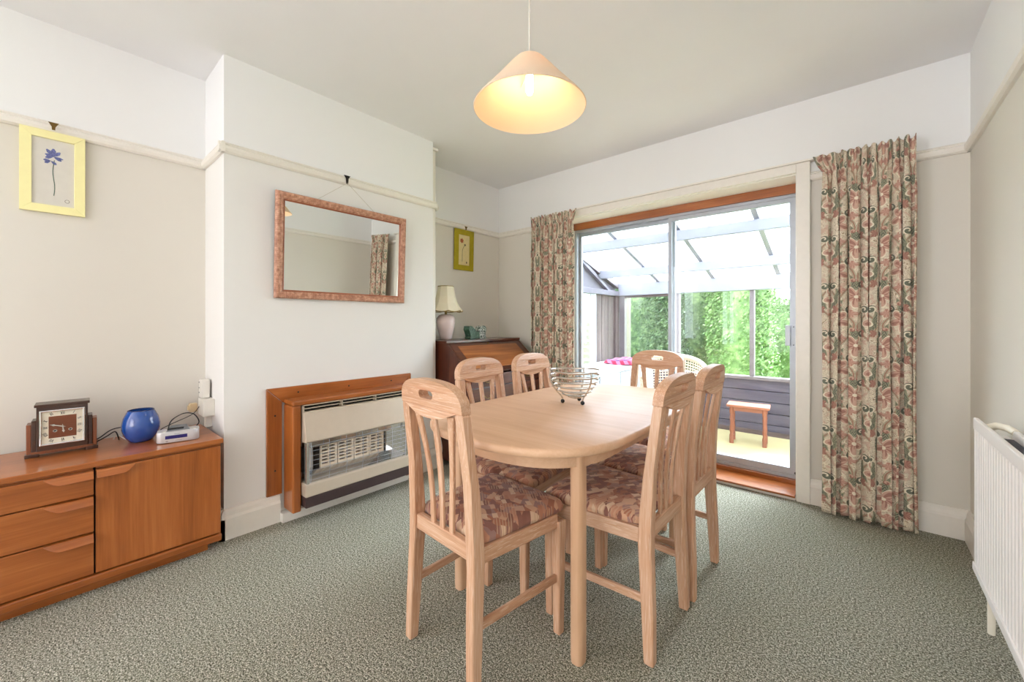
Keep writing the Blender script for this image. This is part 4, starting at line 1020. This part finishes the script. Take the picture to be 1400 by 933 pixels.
for s in (-1, 1):
    b = B().tube([top, (CB + 0.03, 2.083 + s * 0.20, 1.80)], 0.0012, 5); b.build('chain', 'chain', mi).data.transform(mi_w.inverted())

# ------------------------------------------------------------------ framed flower prints
def picture(name, label, x, yc, z0, w, h, fw_, mat, paper, tilt, hookz):
    t = thing(name, label, 'picture', (x, yc, z0), group='framed flower prints'); t.rotation_euler = (0, R(tilt), 0)
    P = [(-w / 2, 0), (w / 2, 0), (w / 2, h), (-w / 2, h)]; I = [(-w / 2 + fw_, fw_), (w / 2 - fw_, fw_), (w / 2 - fw_, h - fw_), (-w / 2 + fw_, h - fw_)]
    for k in range(4):
        j = (k + 1) % 4
        B().prism([P[k], P[j], I[j], I[k]], 0, 0.0, 0.014).build('frame_side', mat, t, bevel=0.0012)
    pp = B().box((0.002, -w / 2 + fw_ - 0.002, fw_ - 0.002), (0.006, w / 2 - fw_ + 0.002, h - fw_ + 0.002)).build('print', paper, t)
    b = B().prism([(-0.016, hookz + 0.016), (0.016, hookz + 0.016), (0.006, hookz - 0.002), (0.005, hookz - 0.016), (-0.005, hookz - 0.016), (-0.006, hookz - 0.002)], 0, 0.0, 0.005)
    b.warp(lambda a, y, z: (a + 0.030 - 0.002 - (z - 0.3) * math.tan(R(tilt)) * 0, y, z)); b.build('hook', 'brass', t)
    return t, pp
def flat(polys, name, mat, parent, x=0.0062):
    b = B()
    for q in polys: b.prism(q, 0, x, x + 0.0005)
    return b.build(name, mat, parent)
def petal(cy, cz, a, L, wd): 
    c_, s_ = math.cos(a), math.sin(a); return [(cy + u * c_ - w * s_, cz + u * s_ + w * c_) for u, w in [(0, 0), (L * .35, wd * .7), (L * .7, wd), (L, wd * .3), (L, -wd * .3), (L * .7, -wd), (L * .35, -wd * .7)]]
def ribbon(pts, w): 
    L = [(y - w / 2, z) for y, z in pts]; R_ = [(y + w / 2, z) for y, z in reversed(pts)]; return L + R_
pic, pp = picture('framed_print', 'gold framed blue iris print hanging above the sideboard', 0.004, 0.886, 1.590, 0.198, 0.366, 0.035, 'gold', 'print_paper', 1.5, 0.385)
flat([petal(0.0, 0.255, R(a), L, wd) for a, L, wd in ((90, 0.036, 0.008), (50, 0.032, 0.007), (125, 0.036, 0.007), (165, 0.026, 0.006), (200, 0.026, 0.007), (-30, 0.028, 0.006), (-10, 0.03, 0.005))] + [petal(-0.008, 0.235, R(a), 0.022, 0.006) for a in (215, 320, 180)], 'flower', 'ink_blue', pp)
flat([ribbon([(0.001 + 0.003 * math.sin(i * .7), 0.08 + i * 0.016) for i in range(11)], 0.003)], 'stem', 'ink_green', pp)
flat([[(0.042 + 0.008 * math.cos(i * PI / 5), 0.062 + 0.008 * math.sin(i * PI / 5)) for i in range(10)]], 'stamp', 'ink_brown', pp, 0.0061)
flat([[(0.042 + 0.0065 * math.cos(i * PI / 5), 0.062 + 0.0065 * math.sin(i * PI / 5)) for i in range(10)]], 'stamp_centre', 'print_paper', pp, 0.0064)
pic, pp = picture('framed_print', 'gold framed red flower print above the bureau', 0.004, 3.393, 1.575, 0.235, 0.372, 0.048, 'gold_dim', 'print_cream', 1.5, 0.385)
flat([petal(-0.028, 0.270, R(a), 0.022, 0.008) for a in range(20, 380, 60)], 'flower', 'ink_rust', pp)
flat([petal(0.012, 0.235, R(a), 0.011, 0.004) for a in range(0, 360, 72)], 'bud', 'ink_brown', pp)
flat([ribbon([(-0.020 + 0.03 * (max(0, i - 6) / 4) ** 2, 0.08 + i * 0.0152) for i in range(11)], 0.004)], 'stem', 'ink_brown', pp)
flat([[(0.035 + 0.007 * math.cos(i * PI / 4), 0.075 + 0.010 * math.sin(i * PI / 4)) for i in range(8)]], 'stamp', 'ink_brown', pp)

# ------------------------------------------------------------------ bureau, lamp and ornament
bu = thing('writing_bureau', 'dark mahogany slant-front bureau in the far alcove', 'desk', (0, 0, 0))
U0, U1 = 2.845, 3.700; UX, UT, UF, UM = 0.420, 0.955, 0.665, 0.725
UB = 0.13
side = [(UB, 0.05), (UF, 0.05), (UF, UM), (UX, UT - 0.02), (UB, UT - 0.02)]
for y0, y1 in ((U0, U0 + 0.02), (U1 - 0.02, U1)): B().prism(side, 1, y0, y1).build('side_panel', 'mahogany_z', bu, bevel=0.003)
B().box((UB, U0 - 0.006, UT - 0.02), (UX + 0.006, U1 + 0.006, UT)).build('top_board', 'mahogany_y', bu, bevel=0.003)
B().box((UB, U0 + 0.02, 0.05), (UB + 0.015, U1 - 0.02, UT - 0.02)).build('back', 'mahogany_y', bu)
ll = math.hypot(UF - UX, UT - 0.02 - UM); nx, nz = (UT - 0.02 - UM) / ll, (UF - UX) / ll
lid = [(UX, UT - 0.02), (UF, UM), (UF - 0.018 * nx, UM - 0.018 * nz), (UX - 0.018 * nx, UT - 0.02 - 0.018 * nz)]
ld = B().prism(lid, 1, U0 + 0.022, U1 - 0.022).build('fall_front', 'mahogany_y', bu)
inn = lambda t, o: (UX + (UF - UX) * t + o * nx, UT - 0.02 + (UM - UT + 0.02) * t + o * nz)
B().prism([inn(0.12, 0), inn(0.88, 0), inn(0.88, 0.003), inn(0.12, 0.003)], 1, U0 + 0.085, U1 - 0.085).build('veneer_panel', 'burr', ld)
B().sphere((inn(0.07, 0.004)[0], (U0 + U1) / 2, inn(0.07, 0.004)[1]), 0.008, 10).build('keyhole', 'brass', ld)
zz = [0.07, 0.28, 0.47, 0.61, 0.705]
B().box((UB + 0.015, U0 + 0.02, 0.05), (UF - 0.03, U1 - 0.02, 0.70)).build('carcass', 'mahogany_y', bu)
for i in range(4):
    parts = [(U0 + 0.025, U1 - 0.025)]
    for a, b_ in parts:
        dr = B().box((UF - 0.03, a, zz[i] + 0.005), (UF - 0.002, b_, zz[i + 1] - 0.005)).build('drawer', 'mahogany_y', bu, bevel=0.003)
        zc_ = (zz[i] + zz[i + 1]) / 2
        for y in (a + 0.16, b_ - 0.16):
            B().tube([(UF, y - 0.03, zc_ + 0.008), (UF + 0.014, y - 0.022, zc_ - 0.008), (UF + 0.016, y, zc_ - 0.014), (UF + 0.014, y + 0.022, zc_ - 0.008), (UF, y + 0.03, zc_ + 0.008)], 0.003, 6).build('drawer_pull', 'brass', dr, smooth=True)
for y in (U0 + 0.01, U1 - 0.07):
    for x in (UB + 0.01, UF - 0.07): B().box((x, y, 0), (x + 0.06, y + 0.06, 0.05)).build('bracket_foot', 'mahogany_z', bu, bevel=0.004)
la = thing('table_lamp', 'white porcelain table lamp with cream panelled shade on the bureau', 'lamp', (0.215, 3.010, UT))
B().lathe([(0.040, 0), (0.046, 0.004), (0.052, 0.03), (0.068, 0.09), (0.078, 0.14), (0.074, 0.175), (0.055, 0.198), (0.036, 0.205), (0.001, 0.206)], (0, 0, 0), 40).build('base', 'porcelain', la, smooth=True)
B().tube([(0, 0, 0.205), (0, 0, 0.28)], 0.010, 10).build('stem', 'gold_trim', la, smooth=True)
N8 = 8; sh = B(); loops = []
for r_, z in ((0.140, 0.235), (0.118, 0.262), (0.096, 0.30), (0.080, 0.35), (0.070, 0.40), (0.064, 0.435)):
    L = []
    for k in range(N8):
        a0 = 2 * PI * (k + .3) / N8; a1 = 2 * PI * (k + 1.3) / N8
        for t in (0, 0.25, 0.5, 0.75):
            x = (1 - t) * math.cos(a0) + t * math.cos(a1); y = (1 - t) * math.sin(a0) + t * math.sin(a1)
            zz_ = z - (0.010 * (1 - (2 * t - 1) ** 2) if z < 0.25 else 0); L.append((r_ * x, r_ * y, zz_))
    loops.append(L)
sh.rings(loops); sh.f = sh.f[:-2]; o = sh.build('shade', 'silk', la); m = o.modifiers.new('t', 'SOLIDIFY'); m.thickness = 0.002
B().tube(loops[0], 0.004, 6, True).build('lower_braid', 'gold_trim', la); B().tube(loops[-1], 0.0035, 6, True).build('upper_braid', 'gold_trim', la)
cable('power_cable', 'thin white cable hanging to the floor between chimney and bureau', [(0.362, 2.829, 0.33), (0.364, 2.829, 0.24), (0.385, 2.829, 0.14), (0.372, 2.829, 0.05), (0.364, 2.829, 0.004)], 0.003, 'white_plastic')
orn = thing('glazed_ornament', 'green and white marbled ceramic trough with wavy top on the bureau', 'ornament', (0.27, 3.295, UT))
outl = [(-0.095, 0)] + [(0.095, 0), (0.098, 0.012), (0.088, 0.022), (0.093, 0.05), (0.102, 0.075), (0.098, 0.096)]
for i in range(1, 12):
    t = i / 12; outl.append((0.098 - 0.2 * t, 0.102 - 0.030 * math.sin(PI * min(1, t * 1.0)) ** 2 * (1 if t > .35 else .2) + 0.012 * math.sin(t * 9)))
outl += [(-0.106, 0.108), (-0.112, 0.08), (-0.098, 0.05), (-0.090, 0.022), (-0.098, 0.012)]
B().prism(outl, 0, -0.035, 0.035).build('body', 'marble', orn, bevel=0.008, seg=3)
B().box((-0.028, -0.075, 0.06), (0.028, 0.075, 0.062)).build('soil_line', 'black', orn)

# ------------------------------------------------------------------ radiator on the right wall
rd = thing('radiator', 'white ribbed panel radiator on the right wall', 'radiator', (0, 0, 0))
XF = 3.106; RY0, RY1 = 1.70, 3.085; Z0, Z1 = 0.185, 0.745
# pressed front panel with vertical ribs
pts = []; pitch = 0.0335; y = RY0 + 0.02
prof = []
while y + pitch < RY1 - 0.012:
    prof += [(y, 0.006), (y + 0.006, 0.0), (y + 0.020, 0.0), (y + 0.026, 0.006)]; y += pitch
prof = [(RY0, 0.0)] + prof + [(RY1, 0.0)]
vs = []; fs_ = []
zs = [Z0 + 0.030, Z0 + 0.045, Z1 - 0.045, Z1 - 0.040]
for k, z in enumerate(zs):
    for yy, dx in prof: vs.append((XF + (dx if k in (1, 2) else 0.0), yy, z))
n = len(prof)
for k in range(3):
    for i in range(n - 1): fs_.append((k * n + i, k * n + i + 1, (k + 1) * n + i + 1, (k + 1) * n + i))
o = B().add(vs, fs_).build('front_panel', 'radiator', rd, fix=False); m = o.modifiers.new('t', 'SOLIDIFY'); m.thickness = 0.003; m.offset = 0
B().box((XF - 0.004, RY0, Z1 - 0.042), (XF + 0.010, RY1 + 0.004, Z1)).build('top_rail', 'radiator', rd, bevel=0.004)
B().box((XF - 0.006, RY0, Z0), (XF + 0.012, RY1 + 0.006, Z0 + 0.032)).build('bottom_rail', 'radiator', rd, bevel=0.004)
B().box((XF + 0.0, RY1 - 0.006, Z0 + 0.02), (XF + 0.014, RY1, Z1 - 0.02)).build('end_seam', 'radiator', rd, bevel=0.002)
B().box((XF + 0.058, RY0, Z0), (XF + 0.074, RY1 - 0.16, Z1 - 0.005)).build('back_panel', 'radiator', rd, bevel=0.004)
fin = B(); y = RY0 + 0.01
while y < RY1 - 0.18:
    fin.box((XF + 0.012, y, Z0 + 0.05), (XF + 0.058, y + 0.0015, Z1 - 0.03)); y += 0.012
o = fin.build('fins', 'grey_plastic', rd); o['kind'] = 'stuff'
B().tube([(XF + 0.010, RY1 - 0.10, Z1 - 0.018), (XF + 0.035, RY1 - 0.105, Z1 - 0.004), (XF + 0.055, RY1 - 0.13, Z1 - 0.004), (XF + 0.066, RY1 - 0.17, Z1 - 0.012)], 0.012, 10).build('bleed_elbow', 'cream_gloss', rd, smooth=True)
B().box((XF + 0.012, RY1 - 0.17, Z1 - 0.09), (XF + 0.055, RY1 - 0.14, Z1 - 0.03)).build('bracket', 'radiator', rd, bevel=0.003)
B().tube([(XF + 0.030, RY1 - 0.06, 0.0), (XF + 0.030, RY1 - 0.06, Z0 + 0.03)], 0.010, 12).build('valve_pipe', 'cream_gloss', rd, smooth=True)
B().box((XF + 0.075, RY0 + 0.2, Z0 + 0.1), (W, RY0 + 0.24, Z1 - 0.1)).build('wall_bracket', 'radiator', rd)
B().box((XF + 0.075, RY1 - 0.34, Z0 + 0.1), (W, RY1 - 0.30, Z1 - 0.1)).build('wall_bracket', 'radiator', rd)
